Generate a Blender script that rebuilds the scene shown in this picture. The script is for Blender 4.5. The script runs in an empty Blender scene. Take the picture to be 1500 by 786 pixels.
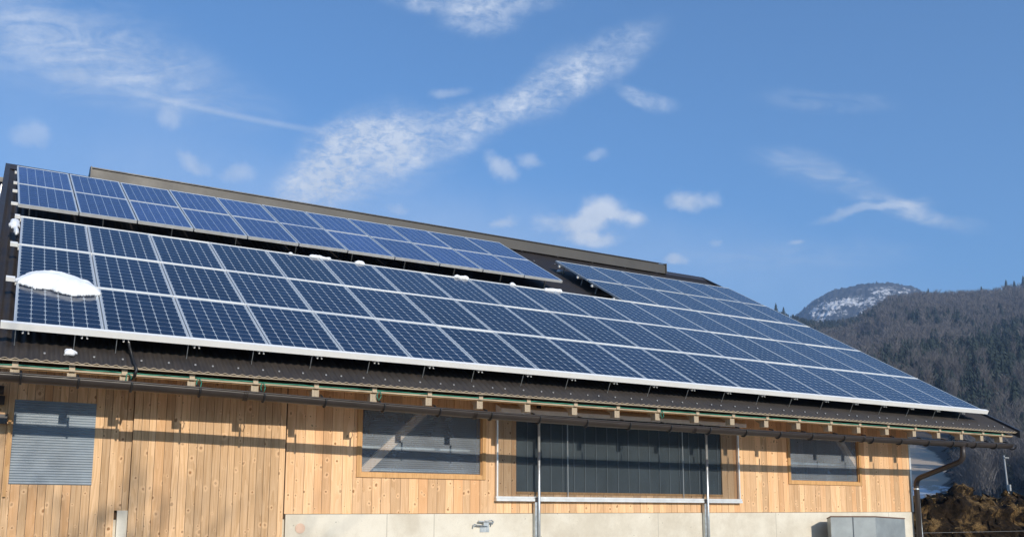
import bpy, math, random
import numpy as np
from mathutils import Vector, Matrix
random.seed(7); RNG = np.random.default_rng(11)
SC = bpy.context.scene; COL = SC.collection
R_ = math.radians

# ------------------------------------------------------------------ camera
YAW, PIT, ROL, FPX = 0.511153844, 0.147795086, 0.00126458, 1336.73
CAM = Vector((0.0059, -11.6138, -2.1357))
fw = Vector((math.sin(YAW)*math.cos(PIT), math.cos(YAW)*math.cos(PIT), math.sin(PIT)))
rt = Vector((math.cos(YAW), -math.sin(YAW), 0.0)); up = rt.cross(fw)
rt, up = rt*math.cos(ROL)+up*math.sin(ROL), up*math.cos(ROL)-rt*math.sin(ROL)
cd = bpy.data.cameras.new('camera'); cam = bpy.data.objects.new('camera', cd); COL.objects.link(cam)
M = Matrix((rt, up, -fw)).transposed().to_4x4(); M.translation = CAM; cam.matrix_world = M
cd.sensor_width = 36; cd.lens = FPX/1500*36; cd.shift_y = 160/1500
cd.clip_start = 0.1; cd.clip_end = 20000
SC.camera = cam
# ------------------------------------------------------------------ light
SUNV = Vector((0.01, -1.0, 0.42)).normalized()
SUN_EL = math.asin(SUNV.z); SUN_AZ = math.atan2(SUNV.x, SUNV.y)   # azimuth from +Y towards +X
SC.view_settings.view_transform = 'Standard'; SC.view_settings.look = 'None'
SC.view_settings.gamma = 1; SC.view_settings.use_curve_mapping = False
SC.view_settings.exposure = 0.75
SKY_STRENGTH = 0.093
sl = bpy.data.lights.new('sun', 'SUN'); sl.energy = 3.7; sl.angle = R_(0.5); sl.color = (1.0, 0.9, 0.76)
so = bpy.data.objects.new('sun', sl); COL.objects.link(so)
so.rotation_euler = (-SUNV).to_track_quat('-Z', 'Y').to_euler(); so.location = (30, -40, 30)

def nodes_of(tree):
    N = tree.nodes; L = tree.links
    return N, L
class NB:
    """small helper to write node trees"""
    def __init__(s, tree): s.t = tree; s.N = tree.nodes; s.L = tree.links
    def put(s, sock, v):
        if isinstance(v, bpy.types.NodeSocket): s.L.new(v, sock)
        else: sock.default_value = v
    def math(s, op, a, b=0.0, c=0.0, clamp=False):
        n = s.N.new('ShaderNodeMath'); n.operation = op; n.use_clamp = clamp
        s.put(n.inputs[0], a); s.put(n.inputs[1], b); s.put(n.inputs[2], c); return n.outputs[0]
    def vmath(s, op, a, b=(0, 0, 0)):
        n = s.N.new('ShaderNodeVectorMath'); n.operation = op; s.put(n.inputs[0], a)
        s.put(n.inputs[1], b); return n.outputs['Value'] if op in ('DOT_PRODUCT', 'LENGTH') else n.outputs[0]
    def sep(s, v): n = s.N.new('ShaderNodeSeparateXYZ'); s.put(n.inputs[0], v); return n.outputs
    def comb(s, x, y, z=0.0):
        n = s.N.new('ShaderNodeCombineXYZ'); s.put(n.inputs[0], x); s.put(n.inputs[1], y); s.put(n.inputs[2], z); return n.outputs[0]
    def noise(s, v, scale, detail=4, rough=0.5, dist=0.0, out=0):
        n = s.N.new('ShaderNodeTexNoise'); s.put(n.inputs['Vector'], v); n.inputs['Scale'].default_value = scale
        n.inputs['Detail'].default_value = detail; n.inputs['Roughness'].default_value = rough
        n.inputs['Distortion'].default_value = dist; return n.outputs[out]
    def voro(s, v, scale, feature='F1', rand=1.0, dim='2D'):
        n = s.N.new('ShaderNodeTexVoronoi'); n.feature = feature; n.voronoi_dimensions = dim; s.put(n.inputs['Vector'], v)
        n.inputs['Scale'].default_value = scale; n.inputs['Randomness'].default_value = rand; return n.outputs
    def ss(s, v, a, b, oa=0.0, ob=1.0, interp='SMOOTHSTEP'):
        n = s.N.new('ShaderNodeMapRange'); n.interpolation_type = interp
        s.put(n.inputs[0], v); n.inputs[1].default_value = a; n.inputs[2].default_value = b
        n.inputs[3].default_value = oa; n.inputs[4].default_value = ob; return n.outputs[0]
    def mix(s, f, a, b, mode='MIX'):
        n = s.N.new('ShaderNodeMix'); n.data_type = 'RGBA'; n.blend_type = mode
        s.put(n.inputs[0], f); s.put(n.inputs[6], col4(a)); s.put(n.inputs[7], col4(b)); return n.outputs[2]
    def ramp(s, f, stops):
        n = s.N.new('ShaderNodeValToRGB'); cr = n.color_ramp
        while len(cr.elements) < len(stops): cr.elements.new(0.5)
        for e, (p, c) in zip(cr.elements, stops): e.position = p; e.color = col4(c)
        s.put(n.inputs[0], f); return n.outputs[0]
def col4(c):
    if isinstance(c, bpy.types.NodeSocket): return c
    return tuple(c)+(1.0,) if len(c) == 3 else tuple(c)

# world: Nishita sky + clouds laid out by compass direction
W = bpy.data.worlds.new('World'); SC.world = W; W.use_nodes = True
nb = NB(W.node_tree); nb.N.clear()
sky = nb.N.new('ShaderNodeTexSky'); sky.sky_type = 'NISHITA'; sky.sun_disc = False
sky.sun_elevation = SUN_EL; sky.sun_rotation = SUN_AZ
sky.altitude = 600; sky.air_density = 1.0; sky.dust_density = 0.6; sky.ozone_density = 1.6
tc = nb.N.new('ShaderNodeTexCoord'); D = tc.outputs['Generated']
# tangent plane of the sky around compass bearing 29.3 deg, elevation 8.5 deg; unit: 1/1000 of the tangent
CF = (0.48385, 0.86267, 0.14726); CR = (0.87218, -0.48914, 0.0); CU = (-0.0720, -0.1284, 0.98907)
dz = nb.math('MAXIMUM', nb.vmath('DOT_PRODUCT', D, CF), 0.02)
A = nb.math('DIVIDE', nb.vmath('DOT_PRODUCT', D, CR), dz)
B = nb.math('DIVIDE', nb.vmath('DOT_PRODUCT', D, CU), dz)
P = nb.comb(A, B)
wn = nb.noise(P, 9.0, 5, 0.6, 0, 1)
warp = nb.vmath('SCALE', nb.vmath('SUBTRACT', wn, (0.5, 0.5, 0.5))); warp.node.inputs[3].default_value = 0.045
PW = nb.vmath('ADD', P, warp)
nP = nb.noise(P, 16.0, 8, 0.62, 0.3)
nF = nb.noise(nb.vmath('MULTIPLY', P, (1, 1.7, 1)), 62.0, 6, 0.68, 0.5)
streak = nb.noise(nb.vmath('MULTIPLY', P, (1, 3.2, 1)), 14.0, 8, 0.6, 1.2)
def blob(px, py, rx, ry, ang=0, kind='puff', gain=1.0, warped=True):
    cx = (px-750)/FPX; cy = -(py-553)/FPX; a = R_(-ang)     # ang: clockwise on the sky seen from the ground
    src = PW if warped else P
    q = nb.vmath('SUBTRACT', src, (cx, cy, 0))
    c, s_ = math.cos(a), math.sin(a)
    u = nb.math('MULTIPLY', nb.vmath('DOT_PRODUCT', q, (c, s_, 0)), FPX/rx)
    v = nb.math('MULTIPLY', nb.vmath('DOT_PRODUCT', q, (-s_, c, 0)), FPX/ry)
    l = nb.vmath('LENGTH', nb.comb(u, v))
    m = nb.ss(l, 1.15, 0.0)
    if kind == 'puff':
        t = nb.ss(nb.math('ADD', nb.math('MULTIPLY', m, 1.1), nb.math('MULTIPLY', nb.math('SUBTRACT', nP, 0.5), 1.9)), 0.25, 1.25, 0, .85)
        t = nb.math('MULTIPLY', t, nb.ss(m, 0.0, 0.25))
    elif kind == 'mottle':
        t = nb.math('MULTIPLY', nb.ss(m, 0.0, 0.75), nb.ss(nb.math('ADD', nF, nb.math('MULTIPLY', nP, 0.6)), 0.50, 1.08, .08, .78))
    elif kind == 'veil':
        t = nb.math('MULTIPLY', nb.ss(m, 0, 1), nb.ss(streak, 0.25, 0.8))
    else:
        t = nb.ss(m, 0, 0.9)
    return nb.math('MULTIPLY', t, gain)
CL = [
 # big plume
 (465, 268, 95, 62, -48, 'mottle', .95), (440, 290, 55, 45, -60, 'veil', .4), (530, 225, 135, 80, -25, 'mottle', .95), (620, 200, 150, 56, -12, 'mottle', .8), (510, 195, 90, 30, -8, 'mottle', .6),
 (720, 168, 95, 40, -28, 'mottle', .8), (805, 125, 105, 48, -34, 'mottle', .95), (895, 80, 110, 42, -32, 'mottle', .75), (560, 240, 200, 75, -20, 'veil', .3), (640, 228, 90, 18, -14, 'veil', .4),
 # left fan of cirrus
 (110, 65, 300, 75, 18, 'mottle', .42), (230, 105, 280, 60, 20, 'veil', .32), (60, 30, 260, 90, 10, 'veil', .35), (130, 115, 260, 50, 12, 'veil', .35),
 # small puffs
 (845, 324, 84, 32, -4, 'puff', 1.15), (878, 305, 46, 30, 0, 'puff', 1.0), (862, 348, 76, 18, 3, 'puff', .85), (915, 318, 44, 16, 10, 'puff', .7), (1010, 289, 72, 28, 3, 'puff', 1.2), (735, 250, 48, 24, 25, 'puff', .85),
 (775, 236, 32, 20, 0, 'puff', .65), (655, 131, 46, 16, -6, 'puff', .55), (690, 0, 150, 30, 4, 'mottle', .95), (700, 30, 80, 26, 5, 'mottle', .75), (248, 168, 30, 26, 0, 'puff', .5),
 (285, 235, 46, 24, 30, 'puff', .55), (350, 250, 40, 28, 0, 'puff', .5), (45, 195, 46, 28, 15, 'puff', .4), (987, 381, 32, 13, 0, 'puff', .8), (738, 322, 40, 14, -8, 'puff', .6),
 (1161, 359, 22, 9, 0, 'puff', .6), (1052, 352, 20, 8, 0, 'puff', .3), (872, 226, 34, 13, -10, 'puff', .45), (945, 138, 60, 18, 20, 'mottle', .7), (925, 326, 34, 18, 0, 'puff', .5),
 (578, 310, 30, 14, 0, 'puff', .3),
 # right streaks
 (1215, 262, 150, 34, 18, 'veil', .6), (1350, 312, 110, 22, 12, 'veil', .9), (1265, 308, 100, 10, -12, 'line', .5), (1340, 296, 46, 13, -8, 'veil', .6), (1205, 150, 130, 24, 3, 'veil', .35),
 (1170, 375, 260, 30, 0, 'veil', .22),
 (420, 330, 620, 150, 8, 'line', .2), (950, 400, 620, 130, 8, 'line', .2), (120, 170, 420, 170, 10, 'line', .13)]
dens = None
for c in CL:
    b = nb.math('MULTIPLY', blob(*c), .84); dens = b if dens is None else nb.math('ADD', dens, b)
# thin old contrail
q1 = nb.vmath('SUBTRACT', P, ((140-750)/FPX, -(121-553)/FPX, 0)); an = math.atan2(-(188-121), 455-140)
cu = nb.vmath('DOT_PRODUCT', q1, (math.cos(an), math.sin(an), 0)); cv = nb.vmath('DOT_PRODUCT', q1, (-math.sin(an), math.cos(an), 0))
cv = nb.math('ADD', cv, nb.math('MULTIPLY', nb.math('SINE', nb.math('MULTIPLY', cu, 11.0)), 0.004))
trail = nb.math('MULTIPLY', nb.ss(nb.math('ABSOLUTE', cv), 0.0055, 0.0), nb.math('MULTIPLY', nb.ss(cu, -0.05, 0.12), nb.ss(cu, 0.262, 0.22)))
dens = nb.math('ADD', dens, nb.math('MULTIPLY', trail, 0.25))
# faint everywhere-else clouds so that the sky behind the viewer (seen in the glass) is not empty
gen = nb.math('MULTIPLY', nb.ss(nb.noise(nb.vmath('MULTIPLY', D, (1, 1, 2.4)), 3.2, 7, 0.6, 0.4), 0.5, 0.8), nb.ss(dz, 0.75, 0.35))
dens = nb.math('ADD', dens, nb.math('MULTIPLY', gen, 0.2))
dens = nb.math('MINIMUM', dens, 0.92)
skyc = nb.mix(1.0, sky.outputs[0], (0.64, 0.96, 1.22), 'MULTIPLY')
cloudc = nb.mix(nb.ss(nP, .3, .7), (4.5, 5.1, 6.0), (5.8, 6.3, 7.0))
final = nb.mix(dens, skyc, cloudc)
bg = nb.N.new('ShaderNodeBackground'); nb.L.new(final, bg.inputs[0]); bg.inputs[1].default_value = SKY_STRENGTH
wo = nb.N.new('ShaderNodeOutputWorld'); nb.L.new(bg.outputs[0], wo.inputs[0])

# ------------------------------------------------------------------ mesh helpers
class MB:
    def __init__(s): s.v = []; s.f = []; s.mi = []; s.cur = 0
    def add(s, vs, fs):
        n = len(s.v); s.v += [tuple(v) for v in vs]; s.f += [tuple(i+n for i in f) for f in fs]; s.mi += [s.cur]*len(fs)
        return s
    def box(s, x0, x1, y0, y1, z0, z1):
        return s.add([(x0,y0,z0),(x1,y0,z0),(x1,y1,z0),(x0,y1,z0),(x0,y0,z1),(x1,y0,z1),(x1,y1,z1),(x0,y1,z1)],
                     [(0,3,2,1),(4,5,6,7),(0,1,5,4),(1,2,6,5),(2,3,7,6),(3,0,4,7)])
    def hexa(s, p):  # eight points: bottom ring, top ring
        return s.add(p, [(0,3,2,1),(4,5,6,7),(0,1,5,4),(1,2,6,5),(2,3,7,6),(3,0,4,7)])
    def prism_x(s, prof, x0, x1):   # profile in (y, z), counter-clockwise seen from -x ... both caps
        n = len(prof); vs = [(x0,y,z) for y, z in prof]+[(x1,y,z) for y, z in prof]
        fs = [tuple(range(n)), tuple(range(2*n-1, n-1, -1))]+[(i, i+n, (i+1) % n+n, (i+1) % n) for i in range(n)]
        return s.add(vs, fs)
    def tube(s, pts, r, seg=8, cap=True):
        pts = [Vector(p) for p in pts]; rs = r if hasattr(r, '__len__') else [r]*len(pts)
        rings = []; ref = None
        for i, p in enumerate(pts):
            d = (pts[min(i+1, len(pts)-1)]-pts[max(i-1, 0)]).normalized()
            if ref is None: ref = Vector((0, 0, 1)) if abs(d.z) < .9 else Vector((1, 0, 0))
            a = (ref-d*ref.dot(d)).normalized(); ref = a; b = d.cross(a)
            rings.append([p+(a*math.cos(t)+b*math.sin(t))*rs[i] for t in [2*math.pi*k/seg for k in range(seg)]])
        vs = [q for rg in rings for q in rg]; fs = []
        for i in range(len(pts)-1):
            for k in range(seg):
                fs.append((i*seg+k, i*seg+(k+1) % seg, (i+1)*seg+(k+1) % seg, (i+1)*seg+k))
        if cap: fs.append(tuple(range(seg-1, -1, -1))); fs.append(tuple((len(pts)-1)*seg+k for k in range(seg)))
        return s.add(vs, fs)
    def grid(s, fn, nu, nv):
        vs = [fn(i/nu, j/nv) for j in range(nv+1) for i in range(nu+1)]
        return s.add(vs, [(j*(nu+1)+i, j*(nu+1)+i+1, (j+1)*(nu+1)+i+1, (j+1)*(nu+1)+i) for j in range(nv) for i in range(nu)])
    def mesh(s, name, mats, smooth=False):
        me = bpy.data.meshes.new(name); me.from_pydata(s.v, [], s.f); me.update()
        for m in (mats if isinstance(mats, (list, tuple)) else [mats]): me.materials.append(m)
        me.polygons.foreach_set('material_index', s.mi)
        if smooth: me.polygons.foreach_set('use_smooth', [True]*len(s.f))
        return me
    def build(s, name, mats, parent=None, smooth=False, label=None):
        return link(name, s.mesh(name, mats, smooth), parent, label)
def link(name, me, parent=None, label=None):
    o = bpy.data.objects.new(name, me); COL.objects.link(o)
    if parent is not None:
        o.parent = parent
        if parent.type == 'EMPTY' and parent.get('world_built'): o.location = -parent.location
    if label: o['label'] = label
    return o
def tag(o, label=None, cat=None, group=None, kind=None):
    if label: o['label'] = label
    if cat: o['category'] = cat
    if group: o['group'] = group
    if kind: o['kind'] = kind
    return o
def thing(name, label, cat, loc=(0, 0, 0), group=None, world=True):
    """Empty at the thing's base; its parts are modelled in world coordinates when world is True"""
    o = bpy.data.objects.new(name, None); COL.objects.link(o); o.location = loc; o.empty_display_size = .2
    if world: o['world_built'] = 1
    return tag(o, label, cat, group)
def np_mesh(name, V, F, mats, smooth=False, mi=None, attr=None):
    """fast mesh from numpy arrays; F is (n,k)"""
    me = bpy.data.meshes.new(name); V = np.asarray(V, np.float32); F = np.asarray(F, np.int32); k = F.shape[1]
    me.vertices.add(len(V)); me.vertices.foreach_set('co', V.ravel())
    me.loops.add(F.size); me.loops.foreach_set('vertex_index', F.ravel())
    me.polygons.add(len(F)); me.polygons.foreach_set('loop_start', np.arange(len(F), dtype=np.int32)*k)
    me.polygons.foreach_set('loop_total', np.full(len(F), k, np.int32))
    if mi is not None: me.polygons.foreach_set('material_index', np.asarray(mi, np.int32))
    if smooth: me.polygons.foreach_set('use_smooth', np.ones(len(F), bool))
    for m in (mats if isinstance(mats, (list, tuple)) else [mats]): me.materials.append(m)
    me.update(calc_edges=True); me.validate()
    return me

# ------------------------------------------------------------------ materials
def mat(name):
    m = bpy.data.materials.new(name); m.use_nodes = True; b = NB(m.node_tree)
    p = b.N['Principled BSDF']; return m, b, p
def objc(b): return b.N.new('ShaderNodeTexCoord').outputs['Object']
def bump(b, p, h, strength=.3, dist=.01):
    n = b.N.new('ShaderNodeBump'); n.inputs['Strength'].default_value = strength; n.inputs['Distance'].default_value = dist
    b.L.new(h, n.inputs['Height']); b.L.new(n.outputs[0], p.inputs['Normal'])
def simple(name, colr, rough=.5, metal=0.0, var=.12, scale=6.0, bumpy=0.0, spec=.5):
    m, b, p = mat(name); c = objc(b)
    n = b.noise(c, scale, 5, .6)
    k = b.ss(n, .25, .75, 1-var, 1+var, 'LINEAR')
    vv = b.vmath('SCALE', tuple(colr)); b.put(vv.node.inputs[3], k)
    b.L.new(vv, p.inputs['Base Color'])
    b.put(p.inputs['Roughness'], b.ss(n, .2, .8, max(rough-.08, .02), min(rough+.1, 1), 'LINEAR')); p.inputs['Metallic'].default_value = metal
    p.inputs['Specular IOR Level'].default_value = spec
    if bumpy: bump(b, p, b.noise(c, scale*8, 4, .6), bumpy, .004)
    return m

def wood(name, light, dark, knots=True, grain=1.0, axis='z', scale=1.0, weather=0.0):
    m, b, p = mat(name); c = objc(b)
    gi = b.N.new('ShaderNodeNewGeometry'); rnd = gi.outputs['Random Per Island']
    x, y, z = b.sep(c)
    if axis == 'x': x, z = z, x
    hx = b.math('ADD', x, y)
    zz = b.math('ADD', z, b.math('MULTIPLY', rnd, 37.0))
    g = b.noise(b.comb(b.math('MULTIPLY', hx, 42*scale), b.math('MULTIPLY', zz, 1.6*scale), b.math('MULTIPLY', rnd, 9.0)), 1.0, 5, .6, 1.1)
    rings = b.math('FRACT', b.math('MULTIPLY', b.noise(b.comb(b.math('MULTIPLY', hx, 9*scale), b.math('MULTIPLY', zz, .55*scale), rnd), 1.0, 2, .4, .3), 9.0))
    g2 = b.math('ADD', b.math('MULTIPLY', g, .7), b.math('MULTIPLY', b.ss(rings, 0, 1), .22))
    base = b.mix(b.ss(g2, .3, .75), light, dark)
    tone = b.ss(rnd, 0, 1, .76, 1.18, 'LINEAR')
    base = b.vmath('SCALE', base); b.put(base.node.inputs[3], tone)
    rr = b.math('FRACT', b.math('MULTIPLY', rnd, 17.3))
    base = b.mix(b.ss(rr, .72, 1.0, 0, .45), base, tuple(v*f for v, f in zip(dark, (1.05, .86, .7))))
    if knots:
        vn = b.noise(b.comb(hx, zz, 0.0), 7, 3, .6); vx = b.comb(b.math('ADD', hx, b.math('MULTIPLY', vn, .05)), b.math('MULTIPLY', b.math('ADD', zz, b.math('MULTIPLY', vn, .07)), .82), 0.0)
        vo = b.voro(vx, 5.8*scale); vo0 = vo
        r = b.sep(vo['Color'])
        d = b.math('ADD', vo['Distance'], b.math('MULTIPLY', b.math('SUBTRACT', b.noise(c, 60, 2), .5), .03))
        on = b.math('GREATER_THAN', r[0], .10)
        sz = b.math('ADD', b.math('MULTIPLY', b.math('POWER', r[1], 2.0), .060), .038)
        core = b.math('MULTIPLY', b.ss(b.math('SUBTRACT', d, sz), .012, -.008), on)
        halo = b.math('MULTIPLY', b.ss(b.math('SUBTRACT', d, b.math('MULTIPLY', sz, 2.6)), .04, -.04), on)
        base = b.mix(b.math('MULTIPLY', halo, .38), base, tuple(min(v*1.22, .92) for v in light))
        kc = b.mix(r[2], (.10, .045, .018), (.30, .145, .05))
        base = b.mix(b.math('MULTIPLY', core, b.ss(r[2], 0, 1, .45, .95)), base, kc)
    big = b.noise(c, .7, 3, .5)
    base = b.vmath('SCALE', base); b.put(base.node.inputs[3], b.ss(big, .3, .7, .92, 1.06, 'LINEAR'))
    if weather:
        base = b.mix(b.math('MULTIPLY', b.ss(b.noise(c, 2.3, 5, .7), .4, .7), weather), base, (.32, .27, .21))
    b.L.new(base, p.inputs['Base Color']); p.inputs['Roughness'].default_value = .62; p.inputs['Specular IOR Level'].default_value = .3
    bump(b, p, g2, .25*grain, .004)
    return m
M_DOOR = wood('spruce_door_boards', (.65, .43, .245), (.49, .295, .14))
M_WALL = wood('spruce_wall_boards', (.77, .50, .285), (.63, .375, .185))
M_TRIM = wood('window_trim_wood', (.56, .33, .145), (.42, .225, .085), knots=False)
M_RAFT = wood('rafter_wood', (.48, .39, .27), (.34, .26, .16), knots=True, weather=.5)
M_SHEATH = wood('sheathing_wood', (.52, .31, .14), (.38, .2, .08), knots=False, axis='x')
M_BRACE = wood('pale_brace_wood', (.84, .60, .42), (.72, .47, .30), knots=False)
M_EDGE = wood('board_edge_wood', (.50, .41, .29), (.34, .27, .18), knots=False, axis='x', weather=.5)
M_BACK = simple('wall_backing', (.10, .06, .035), .9)
M_SILVER = simple('anodised_aluminium', (.80, .81, .80), .38, .55, .06, 9)
M_RAIL = simple('mill_aluminium_rail', (.88, .88, .86), .45, .1, .04, 5)
M_GALV = simple('galvanised_steel', (.50, .53, .54), .42, .8, .22, 22)
M_POLE = simple('galvanised_tube', (.62, .65, .66), .33, .75, .12, 20)
M_BROWN = simple('brown_coated_metal', (.037, .029, .025), .42, .0, .15, 5)
M_VERGE = simple('dark_verge_metal', (.034, .032, .034), .45, .0, .2, 4)
M_VENT = simple('ridge_vent_plate', (.06, .056, .05), .5, .0, .12, 1.4)
M_BLACK = simple('black_plastic', (.012, .012, .013), .5)
M_GREEN = simple('green_cable_sleeve', (.015, .20, .14), .5, 0, .3, 30)
M_JOINT = simple('grey_joint_strip', (.30, .36, .42), .5, .2, .1)
M_SCREW = simple('roof_screw', (.75, .75, .75), .35, .5)
M_ALU = simple('window_aluminium', (.74, .75, .74), .4, .4, .08, 8)
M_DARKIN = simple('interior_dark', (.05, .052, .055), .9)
M_BLUE = simple('blue_grey_cladding', (.06, .10, .19), .4, .1, .1, 2)

m, b, p = mat('precast_concrete'); M_CONC = m; c = objc(b); n = b.noise(c, 1.3, 8, .65); n2 = b.noise(c, 30, 4, .6)
cc = b.mix(b.ss(n, .35, .7), (.70, .66, .56), (.54, .49, .395)); cc = b.mix(b.ss(b.noise(b.vmath('MULTIPLY', c, (5, 5, .8)), 1.0, 6, .7), .55, .8, 0, .4), cc, (.45, .41, .33)); cc = b.mix(b.ss(n2, .55, .8, 0, .35), cc, (.42, .40, .34))
x, y, z = b.sep(c)
for sx in (4.79, 5.51, 9.55, 12.2, 15.2): cc = b.mix(b.ss(b.math('ABSOLUTE', b.math('SUBTRACT', x, sx)), .009, .003, 0, .6), cc, (.3, .27, .22))
pin = b.voro(b.comb(x, z), 3.4); pr = b.sep(pin['Color'])
cc = b.mix(b.math('MULTIPLY', b.ss(pin['Distance'], .035, .015), b.math('GREATER_THAN', pr[0], .7)), cc, (.3, .28, .23))
b.L.new(cc, p.inputs['Base Color']); p.inputs['Roughness'].default_value = .85; bump(b, p, n2, .2, .003)

m, b, p = mat('brown_corrugated_sheet'); M_SHEET = m; c = objc(b); n = b.noise(c, 3, 6, .65)
x, y, z = b.sep(c)
st = b.noise(b.comb(b.math('MULTIPLY', x, 9), b.math('MULTIPLY', y, .7), 0), 1.0, 4, .6)
cc = b.mix(b.ss(n, .3, .7), (.019, .0155, .014), (.030, .024, .020)); cc = b.mix(b.ss(st, .5, .8, 0, .5), cc, (.055, .039, .026))
b.L.new(cc, p.inputs['Base Color']); b.put(p.inputs['Roughness'], b.ss(n, .2, .8, .48, .65)); bump(b, p, b.noise(c, 60, 3), .15, .002)
m, b, p = mat('cut_sheet_edge'); M_SHEETEDGE = m; c = objc(b); n = b.noise(c, 20, 4, .6)
b.L.new(b.mix(b.ss(n, .3, .7), (.34, .27, .19), (.5, .41, .3)), p.inputs['Base Color']); p.inputs['Roughness'].default_value = .8

def cells(name, base, base2, gapc, nx, ny, W_, L_, mono, busc, busn):
    """solar laminate: nx x ny cells over the panel's own coordinates, with gaps, busbars and (mono) corner diamonds"""
    m, b, p = mat(name); c = objc(b); x, y, z = b.sep(c)
    mx, my = .035, .045
    u = b.math('MULTIPLY', b.math('SUBTRACT', x, mx), nx/(W_-2*mx)); v = b.math('MULTIPLY', b.math('SUBTRACT', y, my), ny/(L_-2*my))
    def edge(t):
        f = b.math('FRACT', t); return b.math('MINIMUM', f, b.math('SUBTRACT', 1.0, f))
    eu = edge(u); ev = edge(v)
    cu_ = (W_-2*mx)/nx; cv_ = (L_-2*my)/ny
    inside = b.math('MULTIPLY', b.math('MULTIPLY', b.math('GREATER_THAN', u, 0), b.math('LESS_THAN', u, nx)),
                    b.math('MULTIPLY', b.math('GREATER_THAN', v, 0), b.math('LESS_THAN', v, ny)))
    gi = b.N.new('ShaderNodeObjectInfo'); rnd = gi.outputs['Random']
    cid = b.comb(b.math('FLOOR', u), b.math('FLOOR', v), b.math('MULTIPLY', rnd, 50))
    wn_ = b.N.new('ShaderNodeTexWhiteNoise'); b.L.new(cid, wn_.inputs[0]); cr_ = wn_.outputs[0]
    cellc = b.mix(cr_, base, base2)
    if not mono:
        poly = b.voro(b.vmath('ADD', c, b.comb(rnd, cr_, 0)), 55)
        cellc = b.mix(b.math('MULTIPLY', b.sep(poly['Color'])[0], .35), cellc, tuple(min(1, v_*1.7) for v_ in base2))
    # bus bars run across the slope
    bv = edge(b.math('MULTIPLY', v, busn))
    cellc = b.mix(b.ss(bv, .035*busn, .012*busn, 0, .55 if mono else .5), cellc, busc)
    gu = b.ss(eu, (.0048 if mono else .0056)/cu_, .0019/cu_, 0, .8); gv = b.ss(ev, .0030/cv_, .0010/cv_, 0, .5)
    gap = b.math('MAXIMUM', gu, gv)
    if mono:
        dm = b.math('ADD', b.math('MULTIPLY', eu, cu_), b.math('MULTIPLY', ev, cv_))
        gap = b.math('MAXIMUM', gap, b.ss(dm, .024, .020))
    gap = b.math('MAXIMUM', gap, b.math('SUBTRACT', 1.0, inside))
    colr = b.mix(gap, cellc, gapc)
    b.L.new(colr, p.inputs['Base Color'])
    pt = b.ss(rnd, 0, 1, .78, 1.3, 'LINEAR'); sc_ = b.vmath('SCALE', colr); b.put(sc_.node.inputs[3], pt); b.L.new(b.mix(gap, sc_, gapc), p.inputs['Base Color'])
    dirt = b.noise(b.vmath('ADD', c, b.comb(b.math('MULTIPLY', rnd, 20), 0, 0)), 2.5, 5, .6)
    b.put(p.inputs['Roughness'], b.ss(dirt, .3, .75, .10, .17)); p.inputs['IOR'].default_value = 1.5
    p.inputs['Specular IOR Level'].default_value = .5
    return m
M_MONO = cells('mono_cells_under_glass', (.0045, .011, .030), (.007, .017, .044), (.40, .44, .47), 6, 10, 1.0, 1.6456, True, (.16, .18, .24), 1)
M_POLY = cells('poly_cells_under_glass', (.018, .038, .115), (.027, .052, .155), (.36, .44, .54), 6, 10, 1.0, 1.6117, False, (.16, .24, .38), 2)

m, b, p = mat('snow'); M_SNOW = m; c = objc(b)
b.L.new(b.mix(b.ss(b.noise(c, 9, 5), .3, .7), (.86, .88, .90), (.78, .81, .85)), p.inputs['Base Color']); p.inputs['Roughness'].default_value = .7
p.inputs['Subsurface Weight'].default_value = .0; bump(b, p, b.noise(c, 26, 6, .65), .5, .02)

def sheet_plastic(name, colr, trans, rough, ribs=0, tint=(.86, .92, .96, 1)):
    m = bpy.data.materials.new(name); m.use_nodes = True; b = NB(m.node_tree); p = b.N['Principled BSDF']; out = b.N['Material Output']
    c = objc(b); n = b.noise(c, 1.7, 5, .6)
    b.L.new(b.mix(b.ss(n, .3, .7), colr, tuple(v*.72 for v in colr)), p.inputs['Base Color']); p.inputs['Roughness'].default_value = rough
    t = b.N.new('ShaderNodeBsdfTransparent'); t.inputs[0].default_value = tint; mx = b.N.new('ShaderNodeMixShader')
    if ribs:
        z = b.sep(c)[2]; w = b.math('FRACT', b.math('MULTIPLY', z, ribs)); b.put(mx.inputs[0], b.ss(b.math('ABSOLUTE', b.math('SUBTRACT', w, .5)), .05, .45, trans*1.1, trans*.75))
    else: mx.inputs[0].default_value = trans
    b.L.new(p.outputs[0], mx.inputs[1]); b.L.new(t.outputs[0], mx.inputs[2]); b.L.new(mx.outputs[0], out.inputs[0])
    return m
M_PCW = sheet_plastic('ribbed_polycarbonate', (.44, .50, .57), .58, .25)
M_PCL = sheet_plastic('ribbed_polycarbonate_milky', (.22, .28, .34), .06, .3)
M_FILM = sheet_plastic('clear_curtain_film', (.10, .12, .14), .90, .3, 0, (.70, .72, .74, 1))
M_MESH = sheet_plastic('dark_windbreak_mesh', (.075, .10, .115), .04, .6)
M_STRAP = simple('pale_mesh_seam', (.17, .20, .22), .6)

# ------------------------------------------------------------------ ground and terrain
TA = math.tan(0.516353); CA = math.cos(0.516353); SA = math.sin(0.516353); GZ = -3.75
PW = 0.968                              # panel pitch along the eave, metres
def slope_pt(u, v, h=0.0):          # panel plane: u, v in panel pitches, h in metres square to the plane
    return Vector((u*PW, -.371+v*PW*CA-h*SA, -.0682+v*PW*SA+h*CA))
def roof_pt(u, v, h=0.0):           # roof sheet plane, metres
    return Vector((u, v*CA-h*SA, v*SA-.158+h*CA))

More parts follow.
